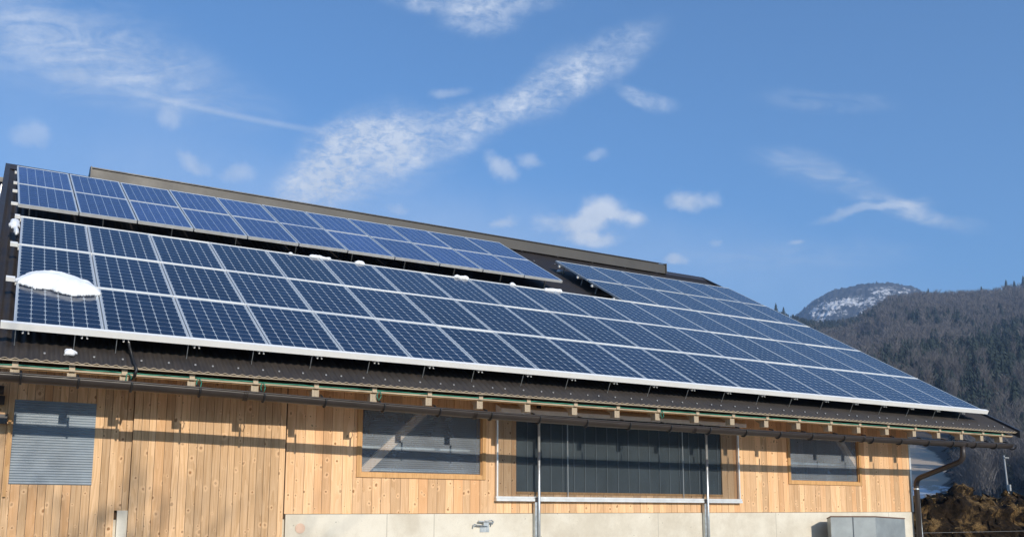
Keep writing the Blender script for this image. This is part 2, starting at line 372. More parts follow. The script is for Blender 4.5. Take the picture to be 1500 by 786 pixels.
m, b, p = mat('winter_meadow'); M_GROUND = m; c = objc(b); n = b.noise(c, .12, 8, .65); n2 = b.noise(c, 3, 6, .7)
cc = b.mix(b.ss(n, .4, .6), (.075, .07, .03), (.10, .085, .05)); cc = b.mix(b.ss(n2, .45, .7), cc, (.05, .055, .02))
cc = b.mix(b.ss(b.noise(c, .05, 6, .6), .62, .68), cc, (.75, .77, .8))
b.L.new(cc, p.inputs['Base Color']); p.inputs['Roughness'].default_value = .95; bump(b, p, n2, .6, .05)
g = MB()
def ringpts(R): return [(R*math.cos(t), R*math.sin(t), GZ) for t in [2*math.pi*k/64 for k in range(64)]]
g.v = [(0, 0, GZ)]; radii = [20, 60, 200, 700, 1350, 2080]
for R in radii: g.v += ringpts(R)
for k in range(64): g.f.append((0, 1+k, 1+(k+1) % 64)); g.mi.append(0)
for r_ in range(len(radii)-1):
    for k in range(64):
        a0 = 1+r_*64; a1 = a0+64; g.f.append((a0+k, a1+k, a1+(k+1) % 64, a0+(k+1) % 64)); g.mi.append(0)
tag(g.build('ground', M_GROUND), kind='structure')
m, b, p = mat('farmyard_gravel'); M_YARD = m; c = objc(b); n = b.noise(c, 14, 8, .7)
b.L.new(b.mix(b.ss(n, .3, .7), (.36, .31, .24), (.22, .19, .15)), p.inputs['Base Color']); p.inputs['Roughness'].default_value = .95; bump(b, p, n, .8, .02)
tag(MB().grid(lambda s, t: (-14+44*s, -16+17*t, GZ+.004+.0*s), 10, 6).build('farmyard', M_YARD), kind='structure')

def ang_h(az, tbl):                 # interpolate elevation table
    return np.interp(az, [t[0] for t in tbl], [t[1] for t in tbl])
def fbm(X, Y, seed, octs=5, base=1.0):
    r = np.random.default_rng(seed); out = np.zeros_like(X, float); a = 1.0
    for o in range(octs):
        for k in range(4):
            th = r.uniform(0, 2*np.pi); ph = r.uniform(0, 6.28); f = base*2**o*r.uniform(.7, 1.3)
            out += a*np.sin((X*np.cos(th)+Y*np.sin(th))*f+ph)/4
        a *= .55
    return out
HILL = [(0, 6.5), (25, 8.5), (38, 10.3), (44.5, 11.7), (46.6, 11.15), (47.8, 10.75), (49.0, 10.65), (50.1, 10.75), (50.9, 11.1), (52.2, 11.75), (54.1, 11.85), (56.3, 11.6), (57.6, 11.5), (59.2, 11.7), (64, 12.5), (75, 12.0), (95, 9)]
R0, R1 = 150.0, 720.0
def hill_h(az, r):                  # height above the ground, az in degrees, r in metres from the barn yard
    H = np.tan(np.radians(ang_h(az, HILL)))*R1+1.6
    t = np.clip((r-R0)/(R1-R0), 0, None)
    s = np.where(t < 1, .78*t+.22*t*t*(3-2*t), 1-(t-1)*.35)
    X = r*np.sin(np.radians(az)); Y = r*np.cos(np.radians(az))
    return np.maximum(H*s+fbm(X, Y, 3, 4, .018)*5*np.clip(t*3, 0, 1)*np.clip(1.1-t, .15, 1), -1.0)
naz, nr = 220, 90
az = np.linspace(5, 95, naz); rr = R0-6+(np.linspace(0, 1, nr)**1.25)*800
AZ, RR = np.meshgrid(az, rr); HH = hill_h(AZ, RR)
V = np.stack([CAM.x+RR*np.sin(np.radians(AZ)), CAM.y+RR*np.cos(np.radians(AZ)), GZ+HH], -1).reshape(-1, 3)
I = np.arange(naz*nr).reshape(nr, naz)
F = np.stack([I[:-1, :-1], I[:-1, 1:], I[1:, 1:], I[1:, :-1]], -1).reshape(-1, 4)
m, b, p = mat('hillside_floor'); M_HILL = m; c = objc(b)
n = b.noise(c, .03, 8, .65); n2 = b.noise(c, .25, 6, .7); n3 = b.noise(c, .09, 7, .7)
cc = b.mix(b.ss(n, .35, .65), (.075, .058, .042), (.048, .042, .034)); cc = b.mix(b.ss(n2, .5, .75), cc, (.11, .085, .06))
cc = b.mix(b.ss(n3, .64, .70, 0, .8), cc, (.62, .64, .66))
# bare gravel fan and old snow at its foot (fixed places on the slope)
def pol(azd, r): return (CAM.x+r*math.sin(R_(azd)), CAM.y+r*math.cos(R_(azd)))
def patch(cx, cy, rx, ry, rot=0):
    q = b.vmath('SUBTRACT', b.comb(b.sep(c)[0], b.sep(c)[1]), (cx, cy, 0)); cr, sr = math.cos(rot), math.sin(rot)
    u = b.math('DIVIDE', b.vmath('DOT_PRODUCT', q, (cr, sr, 0)), rx); v = b.math('DIVIDE', b.vmath('DOT_PRODUCT', q, (-sr, cr, 0)), ry)
    return b.ss(b.math('ADD', b.vmath('LENGTH', b.comb(u, v)), b.math('MULTIPLY', b.math('SUBTRACT', n2, .5), .8)), 1.05, .9)
px_, py_ = pol(53.1, 200); cc = b.mix(patch(px_, py_, 26, 5.5, R_(37.5)), cc, (.44, .37, .29))
px_, py_ = pol(53.6, 176); cc = b.mix(b.math('MULTIPLY', patch(px_, py_, 9, 6, R_(36.5)), b.ss(n2, .46, .56)), cc, (.72, .76, .8))
px_, py_ = pol(58.4, 300); cc = b.mix(b.math('MULTIPLY', patch(px_, py_, 40, 24, R_(31)), b.ss(n2, .46, .56)), cc, (.7, .74, .8))
b.L.new(cc, p.inputs['Base Color']); p.inputs['Roughness'].default_value = .95
tag(link('hillside', np_mesh('hillside', V, F, M_HILL, True)), kind='structure')

# far mountain with snow between its trees
FAR = [(30, 3), (42.5, 8.2), (45.6, 10.9), (46.9, 12.1), (47.9, 12.95), (49.0, 13.5), (50.9, 13.72), (52.4, 13.65), (53.6, 13.3), (54.3, 12.9), (55.2, 12.0), (57, 10.9), (62, 8), (75, 4)]
az = np.linspace(34, 72, 420); rr = np.linspace(1000, 2000, 150); AZ, RR = np.meshgrid(az, rr)
t = (RR-1000)/600
H = np.tan(np.radians(ang_h(AZ, FAR)))*1600+1.6; s = np.where(t < 1, np.sin(np.clip(t, 0, 1)*math.pi/2)**1.7*.955, (1-(t-1)**2*.9)*.955)
X = RR*np.sin(np.radians(AZ)); Y = RR*np.cos(np.radians(AZ))
HH = H*s+fbm(X, Y, 9, 6, .017)*10*np.clip(1-t*.85, .12, 1)+RNG.normal(0, 1.6, AZ.shape)
V = np.stack([CAM.x+X, CAM.y+Y, GZ+HH], -1).reshape(-1, 3)
nr, naz = AZ.shape; I = np.arange(naz*nr).reshape(nr, naz)
F = np.stack([I[:-1, :-1], I[:-1, 1:], I[1:, 1:], I[1:, :-1]], -1).reshape(-1, 4)
m, b, p = mat('wooded_snowy_mountain'); M_MTN = m; c = objc(b)
cz = b.vmath('MULTIPLY', c, (1, 1, 1.6))
n = b.noise(cz, .013, 9, .72, .4); n2 = b.noise(cz, .08, 6, .75)
wood_c = b.mix(b.ss(n2, .35, .65), (.018, .022, .022), (.045, .042, .036))
sn = b.ss(b.math('ADD', n, b.math('MULTIPLY', b.math('SUBTRACT', n2, .5), .8)), .485, .575)
sx = b.sep(c); top = b.ss(sx[2], 330, 352, 1, 0)
cc = b.mix(b.math('MULTIPLY', b.math('MULTIPLY', sn, .85), top), wood_c, (.68, .70, .72))
b.L.new(cc, p.inputs['Base Color']); p.inputs['Roughness'].default_value = .95
tag(link('mountain', np_mesh('mountain', V, F, M_MTN, False)), kind='structure')

# forest on the near hillside
def leafmat(name, a, c2, sc):
    m, b, p = mat(name); gi = b.N.new('ShaderNodeNewGeometry')
    n = b.noise(objc(b), sc, 3, .6)
    f = b.math('ADD', b.math('MULTIPLY', gi.outputs['Random Per Island'], .6), b.math('MULTIPLY', n, .4))
    b.L.new(b.mix(f, a, c2), p.inputs['Base Color']); p.inputs['Roughness'].default_value = .9; p.inputs['Specular IOR Level'].default_value = .15
    return m
M_BARE = leafmat('bare_twigs', (.105, .098, .094), (.205, .19, .18), .02)
M_CONI = leafmat('spruce_needles', (.024, .036, .030), (.055, .068, .052), .02)
M_TRUNK = simple('tree_bark', (.12, .10, .08), .9)
def bare_proto(rng, nb_=64, wf=1.0):
    V, F = [], []
    def tri(a, b_, w):
        d = b_-a; s = np.cross(d, rng.normal(size=3)); s = s/(np.linalg.norm(s)+1e-9)*w; i = len(V)
        V.extend([a-s, a+s, b_]); F.append((i, i+1, i+2))
    tri(np.array([0, 0, 0.]), np.array([0, 0, .95]), .018)
    for k in range(nb_):
        h = rng.uniform(.22, .92); L = (.30*(1-abs(h-.4))+.04)*rng.uniform(.6, 1.1); th = rng.uniform(0, 6.28)
        a = np.array([rng.normal(0, .05), rng.normal(0, .05), h]); e = a+np.array([math.cos(th)*L*.33, math.sin(th)*L*.33, L*.85])
        tri(a, e, .0085*wf)
        for q in range(2):
            mth = th+rng.normal(0, .9); mid = a+(e-a)*rng.uniform(.3, .8); tri(mid, mid+np.array([math.cos(mth)*.1, math.sin(mth)*.1, .12])*rng.uniform(.7, 1.4), .0065*wf)
    return np.array(V), np.array(F)
def coni_proto(rng, lay=8, seg=8):
    V, F = [], []
    for l in range(lay):
        z0 = .1+.82*l/lay; rad = .21*(1-l/lay)+.025; z1 = z0+.2*(1-l/lay*.5); ap = len(V); V.append((0, 0, min(z1, 1)))
        for k in range(seg):
            th = 2*math.pi*(k+rng.uniform(-.3, .3))/seg; rr_ = rad*rng.uniform(.55, 1.25)
            i = len(V); V.append((math.cos(th-.3)*rr_*.75, math.sin(th-.3)*rr_*.75, z0+rng.uniform(0, .03))); V.append((math.cos(th+.3)*rr_*1.1, math.sin(th+.3)*rr_*1.1, z0-.02+rng.uniform(-.02, .02)))
            F.append((ap, i, i+1))
    return np.array(V), np.array(F)
rng = np.random.default_rng(5)
bares = [bare_proto(rng) for _ in range(6)]; fine_bares = [bare_proto(rng, 190, .42) for _ in range(6)]; conis = [coni_proto(rng) for _ in range(5)]
def scatter(n, azr, rr_, keep):
    pts = []
    while len(pts) < n:
        a = rng.uniform(*azr); u = rng.uniform(0, 1); r = rr_[0]+(rr_[1]-rr_[0])*u**.85
        if keep(a, r): pts.append((a, r))
    return pts
cl_n = lambda a, r: fbm(np.array([r*math.sin(R_(a))]), np.array([r*math.cos(R_(a))]), 21, 4, .02)[0]
def keep(a, r):
    if (51.6 < a < 55.2 and r < 268) or r < 165: return False
    return True
def forest_mesh(name, pts, protos, hfun, mt):
    VS, FS, off = [], [], 0
    for a, r in pts:
        Vp, Fp = (fine_bares if (protos is bares and r < 330) else protos)[rng.integers(len(protos))]; h = hfun(); th = rng.uniform(0, 6.28); wsc = h*rng.uniform(.85, 1.2)
        c_, s_ = math.cos(th), math.sin(th); z = float(hill_h(np.array(a), np.array(r)))
        Q = np.empty_like(Vp, float); Q[:, 0] = (Vp[:, 0]*c_-Vp[:, 1]*s_)*wsc; Q[:, 1] = (Vp[:, 0]*s_+Vp[:, 1]*c_)*wsc; Q[:, 2] = Vp[:, 2]*h
        Q += (CAM.x+r*math.sin(R_(a)), CAM.y+r*math.cos(R_(a)), GZ+z-.3)
        VS.append(Q); FS.append(Fp+off); off += len(Vp)
    return np_mesh(name, np.concatenate(VS), np.concatenate(FS), mt)
allp = scatter(19000, (28, 74), (R0, R1+30), keep)
cp = [q for q in allp if cl_n(*q)+rng.normal(0, .25) >.02]; bp = [q for q in allp if q not in set(cp)]
o = link('leafless_forest', forest_mesh('leafless_forest', bp, bares, lambda: rng.uniform(6.5, 11.5), M_BARE)); tag(o, 'bare brown deciduous forest covering the near hillside', 'forest', kind='stuff')
o = link('conifer_forest', forest_mesh('conifer_forest', cp, conis, lambda: rng.uniform(7, 12), M_CONI)); tag(o, 'dark green conifer stands mixed into the bare hillside forest', 'forest', kind='stuff')
# skyline trees one can tell apart
def single_tree(azd, r, h, protos, mt, label, name, w=1.0):
    z = float(hill_h(np.array(azd), np.array(r)))
    loc = Vector((CAM.x+r*math.sin(R_(azd)), CAM.y+r*math.cos(R_(azd)), GZ+z-.3))
    t = thing(name, label, 'tree', loc, 'trees on the skyline', world=False)
    Vp, Fp = protos[rng.integers(len(protos))]; me = np_mesh('crown', Vp*np.array([h*w, h*w, h]), Fp, mt)
    link('crown', me, t); MB().tube([(0, 0, -.5), (0, 0, h*.5), (0, 0, h*.9)], [.22, .15, .05], 6).build('trunk', M_TRUNK, t)
big_con = [coni_proto(rng, 12, 11) for _ in range(3)]
for a, r, h, lab, kind in [
    (45.75, 705, 18, 'slim conifer on the skyline, left one of the pair just above the roof edge', 1),
    (46.2, 705, 16, 'slim conifer on the skyline, right one of the pair just above the roof edge', 1),
    (58.35, 705, 17, 'tall dark conifer on the ridge at the far right, left of its two neighbours', 1),
    (58.75, 705, 15, 'dark conifer on the ridge between two others at the far right', 1),
    (59.2, 700, 17, 'tall dark conifer on the ridge cut by the right edge of the picture', 1),
    (57.1, 705, 15, 'rounded dark tree standing proud of the ridge left of a dip in the skyline', 1),
    (54.35, 705, 14, 'pointed conifer where the ridge meets the foot of the far mountain', 1)]:
    single_tree(a, r, h, big_con, M_CONI, lab, 'conifer', 1.0 if kind else 1.2)

# haze
hz = MB().box(-2150, 2150, -2150, 2150, GZ-1.0, 412)
m = bpy.data.materials.new('hazy_air'); m.use_nodes = True; b = NB(m.node_tree); b.N.remove(b.N['Principled BSDF'])
pv = b.N.new('ShaderNodeVolumePrincipled'); pv.inputs['Color'].default_value = (.42, .64, 1, 1); pv.inputs['Density'].default_value = 4.6e-4; pv.inputs['Anisotropy'].default_value = .2
b.L.new(pv.outputs[0], b.N['Material Output'].inputs['Volume'])
tag(hz.build('haze', m), 'thin bluish air between the yard and the mountains', 'haze', kind='stuff')

# ------------------------------------------------------------------ the barn
YW, YD = 0.5, 0.42
XR = 15.93
barn = thing('barn', 'long timber barn with brown metal roof, concrete plinth and plastic windows', 'barn', (8, .5, GZ))
U = [.03, .99, 1.965, 2.945, 3.94, 4.93, 5.97, 7.0, 8.03, 9.04, 10.05, 11.065, 12.09, 13.06, 14.005, 14.95, 15.86, 16.80, 17.72]
HR = 0.158                                               # vertical drop from panel plane to roof sheet
def roofz(y, h=HR): return TA*y-h
X0, X1 = -.22, 17.86; YE, YRG = -.59, 8.72
def board_wall(y0, y1, x0, x1, zb, zt, w, holes, rs):
    """vertical boards with 3 mm joints, cut around the holes; zb, zt are functions of x"""
    mb = MB(); r = random.Random(rs); x = x0
    while x < x1-1e-6:
        ww = w*r.uniform(.82, 1.18); xe = min(x+ww, x1)
        if x1-xe < w*.3: xe = x1
        cuts = sorted({x, xe} | {hx for h in holes for hx in h[:2] if x+1e-3 < hx < xe-1e-3})
        dy = r.uniform(-.0015, .0015)
        for a, c in zip(cuts[:-1], cuts[1:]):
            segs = [(zb((a+c)/2), zt((a+c)/2))]
            for hx0, hx1, hz0, hz1 in holes:
                if a >= hx0-1e-6 and c <= hx1+1e-6:
                    segs = [s for s0, s1 in segs for s in ((s0, min(s1, hz0)), (max(s0, hz1), s1)) if s[1]-s[0] > 1e-3]
            for s0, s1 in segs:
                gl = .0022 if a == x else 0; gr = .0022 if c == xe else 0
                mb.box(a+gl, c-gr, y0+dy, y1, s0, s1)
        x = xe
    return mb
def rect_with_holes(mb, y0, y1, x0, x1, z0, z1, holes):
    xs = sorted({x0, x1} | {v for h in holes for v in h[:2]})
    for a, c in zip(xs[:-1], xs[1:]):
        segs = [(z0, z1)]
        for h in holes:
            if a >= h[0]-1e-6 and c <= h[1]+1e-6: segs = [s for s0, s1 in segs for s in ((s0, min(s1, h[2])), (max(s0, h[3]), s1)) if s[1]-s[0] > 1e-3]
        for s0, s1 in segs: mb.box(a, c, y0, y1, s0, s1)
H2 = (4.39, 6.285, -1.572, -.62); HB = (6.875, 10.99, -1.80, -.60); H3 = (12.63, 14.45, -1.53, -.62)
zpl = lambda x: -2.139+(x-3.3)*.0045
ztop = lambda x: -.03
board_wall(YW, YW+.024, 3.345, XR, zpl, ztop, .135, [H2, HB, H3], 3).build('wall', M_WALL, barn, label='sunlit knotty spruce board wall')
mb = MB(); rect_with_holes(mb, YW+.026, YW+.10, -2.5, XR-.03, -2.2, -.03, [H2, HB, H3, (.10, 1.01, -1.83, -.80)]); mb.build('wall_backing', M_BACK, barn)
# plinth
pl = MB(); pl.hexa([(3.36, .475, GZ), (XR+.0, .475, GZ), (XR+.0, .7, GZ), (3.36, .7, GZ), (3.36, .475, zpl(3.36)-.006), (XR, .475, zpl(XR)-.006), (XR, .7, zpl(XR)-.006), (3.36, .7, zpl(3.36)-.006)])
pl.box(-2.5, 3.359, .53, .7, GZ, -2.21)
plo = pl.build('plinth', M_CONC, barn)
mb = MB(); mb.box(1.30, 1.418, .452, .529, GZ, -2.10); mb.build('gate_post_base', M_CONC, barn)
mb = MB()
mb.tube([(3.561, .476, -2.327), (3.561, .466, -2.327)], .066, 24); mb.build('round_plug', simple('terracotta_plug', (.62, .44, .33), .8), plo)
# sliding doors of narrower boards
def door(x0, x1, holes, seed, label):
    d = board_wall(YD, YD+.026, x0, x1, lambda x: GZ+.12, lambda x: -.16, .098, holes, seed).build('door', M_DOOR, barn, label=label); return d
dl = door(-2.5, 1.262, [(.12, .99, -1.806, -.827)], 8, 'left sliding door of vertical boards with ribbed window')
dr = door(1.42, 3.31, [], 9, 'right sliding door of narrow knotty vertical boards')
board_wall(YW-.035, YW-.012, 1.263, 1.419, lambda x: -2.10, lambda x: -.05, .09, [], 4).build('wall_strip', M_DOOR, barn)
# corner trim and gable
MB().box(XR+.002, XR+.05, YW-.01, YW+.09, zpl(XR), -.2).build('corner_trim', M_ALU, barn)
gz = lambda y: roofz(y, .34) if y < YRG else roofz(2*YRG-y, .34)
def gable(x0, x1, name):
    mb = MB(); r = random.Random(12); y = YW+.1
    while y < 2*YRG-YW-.1:
        ye = min(y+.14*r.uniform(.85, 1.15), 2*YRG-YW-.1)
        mb.hexa([(x0, y+.001, -2.1), (x1, y+.001, -2.1), (x1, ye-.001, -2.1), (x0, ye-.001, -2.1), (x0, y+.001, gz(y)), (x1, y+.001, gz(y)), (x1, ye-.001, gz(ye)), (x0, ye-.001, gz(ye))]); y = ye
    mb.build(name, M_WALL, barn)
gable(XR-.025, XR+.0, 'gable_wall'); gable(-2.5, -2.475, 'gable_wall')
mb = MB(); mb.box(XR-.2, XR-.001, .701, 2*YRG-YW, GZ, -2.11); mb.box(-2.499, -2.3, .701, 2*YRG-YW, GZ, -2.11); mb.box(-2.5, XR, 2*YRG-YW+.001, 2*YRG-YW+.2, GZ, roofz(YW, .36)); mb.build('rear_wall', M_CONC, barn)
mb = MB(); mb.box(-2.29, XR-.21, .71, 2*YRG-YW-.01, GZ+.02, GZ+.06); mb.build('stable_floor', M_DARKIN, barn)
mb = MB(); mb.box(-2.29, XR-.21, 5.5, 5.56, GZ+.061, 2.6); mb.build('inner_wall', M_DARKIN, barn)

# corrugated roof (front slope), plain back slope
per = .1; nx = int((X1-X0)/per*8)
def corr(mb, y0, y1, rows, flip=False):
    for j in range(rows):
        pass
nxs = nx+1; xs = X0+(X1-X0)*np.arange(nxs)/nx; wv = .009*np.cos((xs-X0)/per*2*np.pi)
VR = []; rows = 6
for k in range(rows+1):
    y = YE+(YRG-YE)*k/rows; VR.append(np.stack([xs, y-wv*SA, roofz(y)+wv*CA], -1))
VB = [np.stack([v[:, 0], v[:, 1], v[:, 2]-.009], -1) for v in VR]
Vt = np.concatenate(VR+VB); n1 = nxs*(rows+1); I = np.arange(n1).reshape(rows+1, nxs)
Ft = np.stack([I[:-1, :-1], I[:-1, 1:], I[1:, 1:], I[1:, :-1]], -1).reshape(-1, 4)
Fb = Ft[:, ::-1]+n1
Fe = np.stack([I[0, :-1], I[0, :-1]+n1, I[0, 1:]+n1, I[0, 1:]], -1)
mi = [0]*len(Ft)+[0]*len(Fb)+[1]*len(Fe)
roof = link('roof', np_mesh('roof', Vt, np.concatenate([Ft, Fb, Fe]), [M_SHEET, M_SHEETEDGE], True, mi), barn, 'dark brown corrugated roof sheeting')
yb = 2*YRG-YE
MB().hexa([(X0, YRG, roofz(YRG)-.02), (X1, YRG, roofz(YRG)-.02), (X1, yb, roofz(YE)-.02), (X0, yb, roofz(YE)-.02), (X0, YRG, roofz(YRG)), (X1, YRG, roofz(YRG)), (X1, yb, roofz(YE)), (X0, yb, roofz(YE))]).build('rear_roof', M_SHEET, barn)
# ridge flashing, and the raised ridge ventilator
mb = MB(); mb.prism_x([(YRG-.30, roofz(YRG-.30)+.022), (YRG, roofz(YRG)+.04), (YRG+.3, roofz(YRG-.30)+.022), (YRG, roofz(YRG)+.055)], X0, X1); mb.build('ridge_flashing', M_BROWN, roof)
RV0, RV1 = 1.25, 16.27
vent = MB(); vent.cur = 0
vent.prism_x([(8.40, 4.665), (8.405, 4.665), (8.405, 4.925), (8.40, 4.925)][::-1], RV0, RV1)
vent.prism_x([(8.38, 4.927), (8.72, 5.05), (9.06, 4.927), (9.06, 4.94), (8.72, 5.065), (8.38, 4.94)], RV0-.02, RV1+.02)
vent.prism_x([(9.035, 4.665), (9.04, 4.665), (9.04, 4.925), (9.035, 4.925)], RV0, RV1)
ventobj = vent.build('ridge_vent', M_VENT, roof)
MB().prism_x([(8.38, 4.941), (8.375, 4.925), (8.372, 4.925), (8.372, 4.948), (8.40, 4.955)], RV0-.02, RV1+.02).build('vent_lip', M_VERGE, roof)
for x in (RV0, RV1+.03):
    mb = MB(); mb.hexa([(x-.025, 8.37, 4.66), (x, 8.37, 4.66), (x, 9.07, 4.66), (x-.025, 9.07, 4.66), (x-.025, 8.37, 4.96), (x, 8.37, 4.96), (x, 9.07, 4.96), (x-.025, 9.07, 4.96)])
    mb.build('vent_end_plate', M_VENT, roof)
mb = MB()
for k in range(14): x = RV0+.3+k*(RV1-RV0-.6)/13; mb.box(x-.02, x+.02, 8.42, 8.46, roofz(8.46)+.0, 4.92); mb.box(x-.02, x+.02, 8.98, 9.02, roofz(8.46)+.0, 4.92)
mb.build('vent_bracket', M_VERGE, roof)
# verges
def verge(x, name, s):
    mb = MB()
    for y0, y1 in ((YE-.06, YRG),):
        mb.hexa([(x-.045, y0, roofz(y0)-.10), (x+.045, y0, roofz(y0)-.10), (x+.045, y1, roofz(y1)-.10), (x-.045, y1, roofz(y1)-.10), (x-.045, y0, roofz(y0)+.055), (x+.045, y0, roofz(y0)+.055), (x+.045, y1, roofz(y1)+.055), (x-.045, y1, roofz(y1)+.055)])
    mb.build(name, M_VERGE, barn)
verge(X1+.045, 'verge_flashing', 1); verge(X0-.045, 'verge_flashing', -1)
# sheathing under the battens and the eave board
zs = lambda y: roofz(y, .286)
mb = MB(); y0, y1 = -.50, YRG
mb.hexa([(X0+.05, y0, zs(y0)-.028), (X1-.05, y0, zs(y0)-.028), (X1-.05, y1, zs(y1)-.028), (X0+.05, y1, zs(y1)-.028), (X0+.05, y0, zs(y0)), (X1-.05, y0, zs(y0)), (X1-.05, y1, zs(y1)), (X0+.05, y1, zs(y1))])
mb.build('sheathing', M_SHEATH, barn)
mb = MB(); mb.box(X0+.05, X1-.05, -.522, -.5005, zs(-.5)-.016, zs(-.5)+.002); mb.build('eave_board', M_EDGE, barn)
mb = MB(); mb.hexa([(X0+.05, -.592, roofz(-.592)-.026), (X1-.05, -.592, roofz(-.592)-.026), (X1-.05, -.53, roofz(-.53)-.026), (X0+.05, -.53, roofz(-.53)-.026), (X0+.05, -.592, roofz(-.592)-.0195), (X1-.05, -.592, roofz(-.592)-.0195), (X1-.05, -.53, roofz(-.53)-.0195), (X0+.05, -.53, roofz(-.53)-.0195)])
mb.build('roof_batten', M_EDGE, barn)
# rafters with counter battens
RX = [.085, .64, 1.179, 1.916, 2.656, 3.412, 4.182, 4.964, 5.733, 6.495, 7.29, 8.05, 8.816, 9.59, 10.342, 11.09, 11.83, 12.60, 13.324, 14.073, 14.827, 15.527, 16.209, 16.844, 17.457]
def rafter_prof():
    t = zs; yb_ = .62
    return [(-.497, zs(-.497)-.030), (-.497, -.705), (-.385, -.705), (-.385, zs(-.385)-.135), (yb_+1.2, zs(yb_+1.2)-.135), (yb_+1.2, zs(yb_+1.2)-.030)]
pr_ = rafter_prof()
me_r = MB().prism_x(pr_, -.045, .045).mesh('rafter', M_RAFT)
me_c = MB().hexa([(-.03, -.535, roofz(-.535, .283)), (.03, -.535, roofz(-.535, .283)), (.03, .6, roofz(.6, .283)), (-.03, .6, roofz(.6, .283)), (-.03, -.535, roofz(-.535, .186)), (.03, -.535, roofz(-.535, .186)), (.03, .6, roofz(.6, .186)), (-.03, .6, roofz(.6, .186))]).mesh('counter_batten', M_EDGE)
for x in RX:
    o = link('rafter', me_r, barn); o.location = Vector((x, 0, 0))-barn.location
    c_ = link('counter_batten', me_c, o)
# purlin ends under the verge overhang
mb = MB(); mb.box(XR-.3, X1-.35, .42, .52, zs(.47)-.33, zs(.47)-.145); mb.build('purlin', M_RAFT, barn)
mb = MB(); mb.box(XR-.3, X1-.35, 4.5, 4.62, zs(4.56)-.35, zs(4.56)-.165); mb.build('purlin', M_RAFT, barn)
# gutter: half round, falling slightly towards the downpipe at x = 15.95
gutz = lambda x: float(np.interp(x, [-1.2, 0, 1, 2, 3.2, 4.6, 5.8, 7.8, 10.5, 12.9, 15.6, 17.4], [-.672, -.678, -.686, -.702, -.728, -.758, -.778, -.800, -.803, -.799, -.786, -.765]))
def gutter():
    xs_ = list(np.linspace(-1.2, 17.44, 48)); V_, F_ = [], []; n = 11; rg = .078
    for x in xs_:
        for rad in (rg, rg-.006):
            for k in range(n): t = math.pi*k/(n-1); V_.append((x, -.68-rad*math.cos(t), gutz(x)-rad*1.12*math.sin(t)))
    w = 2*n
    for i in range(len(xs_)-1):
        for k in range(n-1):
            F_.append((i*w+k, i*w+k+1, (i+1)*w+k+1, (i+1)*w+k)); F_.append((i*w+n+k, (i+1)*w+n+k, (i+1)*w+n+k+1, i*w+n+k+1))
        for k in (0, n-1): F_.append((i*w+k, (i+1)*w+k, (i+1)*w+n+k, i*w+n+k))
    i = len(xs_)-1; F_.append(tuple(i*w+k for k in range(n))); F_.append(tuple(k for k in range(n-1, -1, -1)))
    mb = MB(); mb.add(V_, F_); mb.tube([(x, -.68-rg, gutz(x)) for x in xs_], .011, 6); return mb
gut = gutter().build('gutter', M_BROWN, barn, True)
me_h = MB()
pts = [(0, -.68-.086*math.cos(math.pi*k/10), -.664-.086*1.16*math.sin(math.pi*k/10)) for k in range(11)]
me_h.tube(pts+[(0, -.585, -.62), (0, -.50, -.60)], .0125, 6); me_h = me_h.mesh('gutter_bracket', M_BLACK, True)
for x in RX[:] :
    o = link('gutter_bracket', me_h, gut); o.location = (x+.06, 0, gutz(x)+.664)
me_j = MB(); pts = [(0, -.68-.083*math.cos(math.pi*k/10), -.664-.082*1.13*math.sin(math.pi*k/10)) for k in range(11)]
for dx in (-.02, 0, .02): me_j.tube([(dx, y, z) for _, y, z in pts], .006, 5)
me_j = me_j.mesh('gutter_joint', M_BROWN, True)
for x in (2.75, 5.8, 9.6, 13.4, 16.25):
    o = link('gutter_joint', me_j, gut); o.location = (x-.25, 0, gutz(x)+.664)
# downpipe
def bend(pts, n=5, r=.12):
    pts = [Vector(p) for p in pts]; out = [pts[0]]
    for a, b_, c_ in zip(pts[:-2], pts[1:-1], pts[2:]):
        d1 = (a-b_).normalized(); d2 = (c_-b_).normalized(); p0 = b_+d1*r; p1 = b_+d2*r
        for k in range(n+1): t = k/n; out.append(p0*(1-t)**2+b_*2*t*(1-t)+p1*t*t)
    return out+[pts[-1]]
dp = MB(); dp.tube(bend([(15.95, -.68, -.85), (15.95, -.68, -1.12), (15.945, .37, -1.44), (15.935, .37, GZ)], 6, .13), .052, 14)
dpo = dp.build('downpipe', M_BROWN, barn, True)
mb = MB()
for z in (-1.62, -2.9): mb.tube([(15.935, .37, z), (15.935, .37, z-.03)], .060, 14)
mb.build('pipe_clamp', M_GALV, dpo)
MB().tube([(16.045, .40, -1.62), (16.05, .40, -2.2), (16.075, .40, -2.7), (16.06, .40, GZ)], .016, 8).build('conduit', M_GALV, barn, True)
# roofing screws along the eave
me_s = MB().tube([(0, 0, 0), (0, -SA*.012, CA*.012)], .011, 8).mesh('roof_screw', M_SCREW)
k = 0; x = .36
while x < 17.7:
    o = link('roof_screw', me_s, roof); q = roof_pt(x, -.505, 0); o.location = Vector((x, q.y, roofz(q.y)+.011)); x += .3 if k % 3 else .2; k += 1
for i in range(12):
    o = link('roof_screw', me_s, roof); q = roof_pt(10.8+i*.62, 8.75, 0); o.location = Vector((10.8+i*.62, q.y, roofz(q.y)+.011))
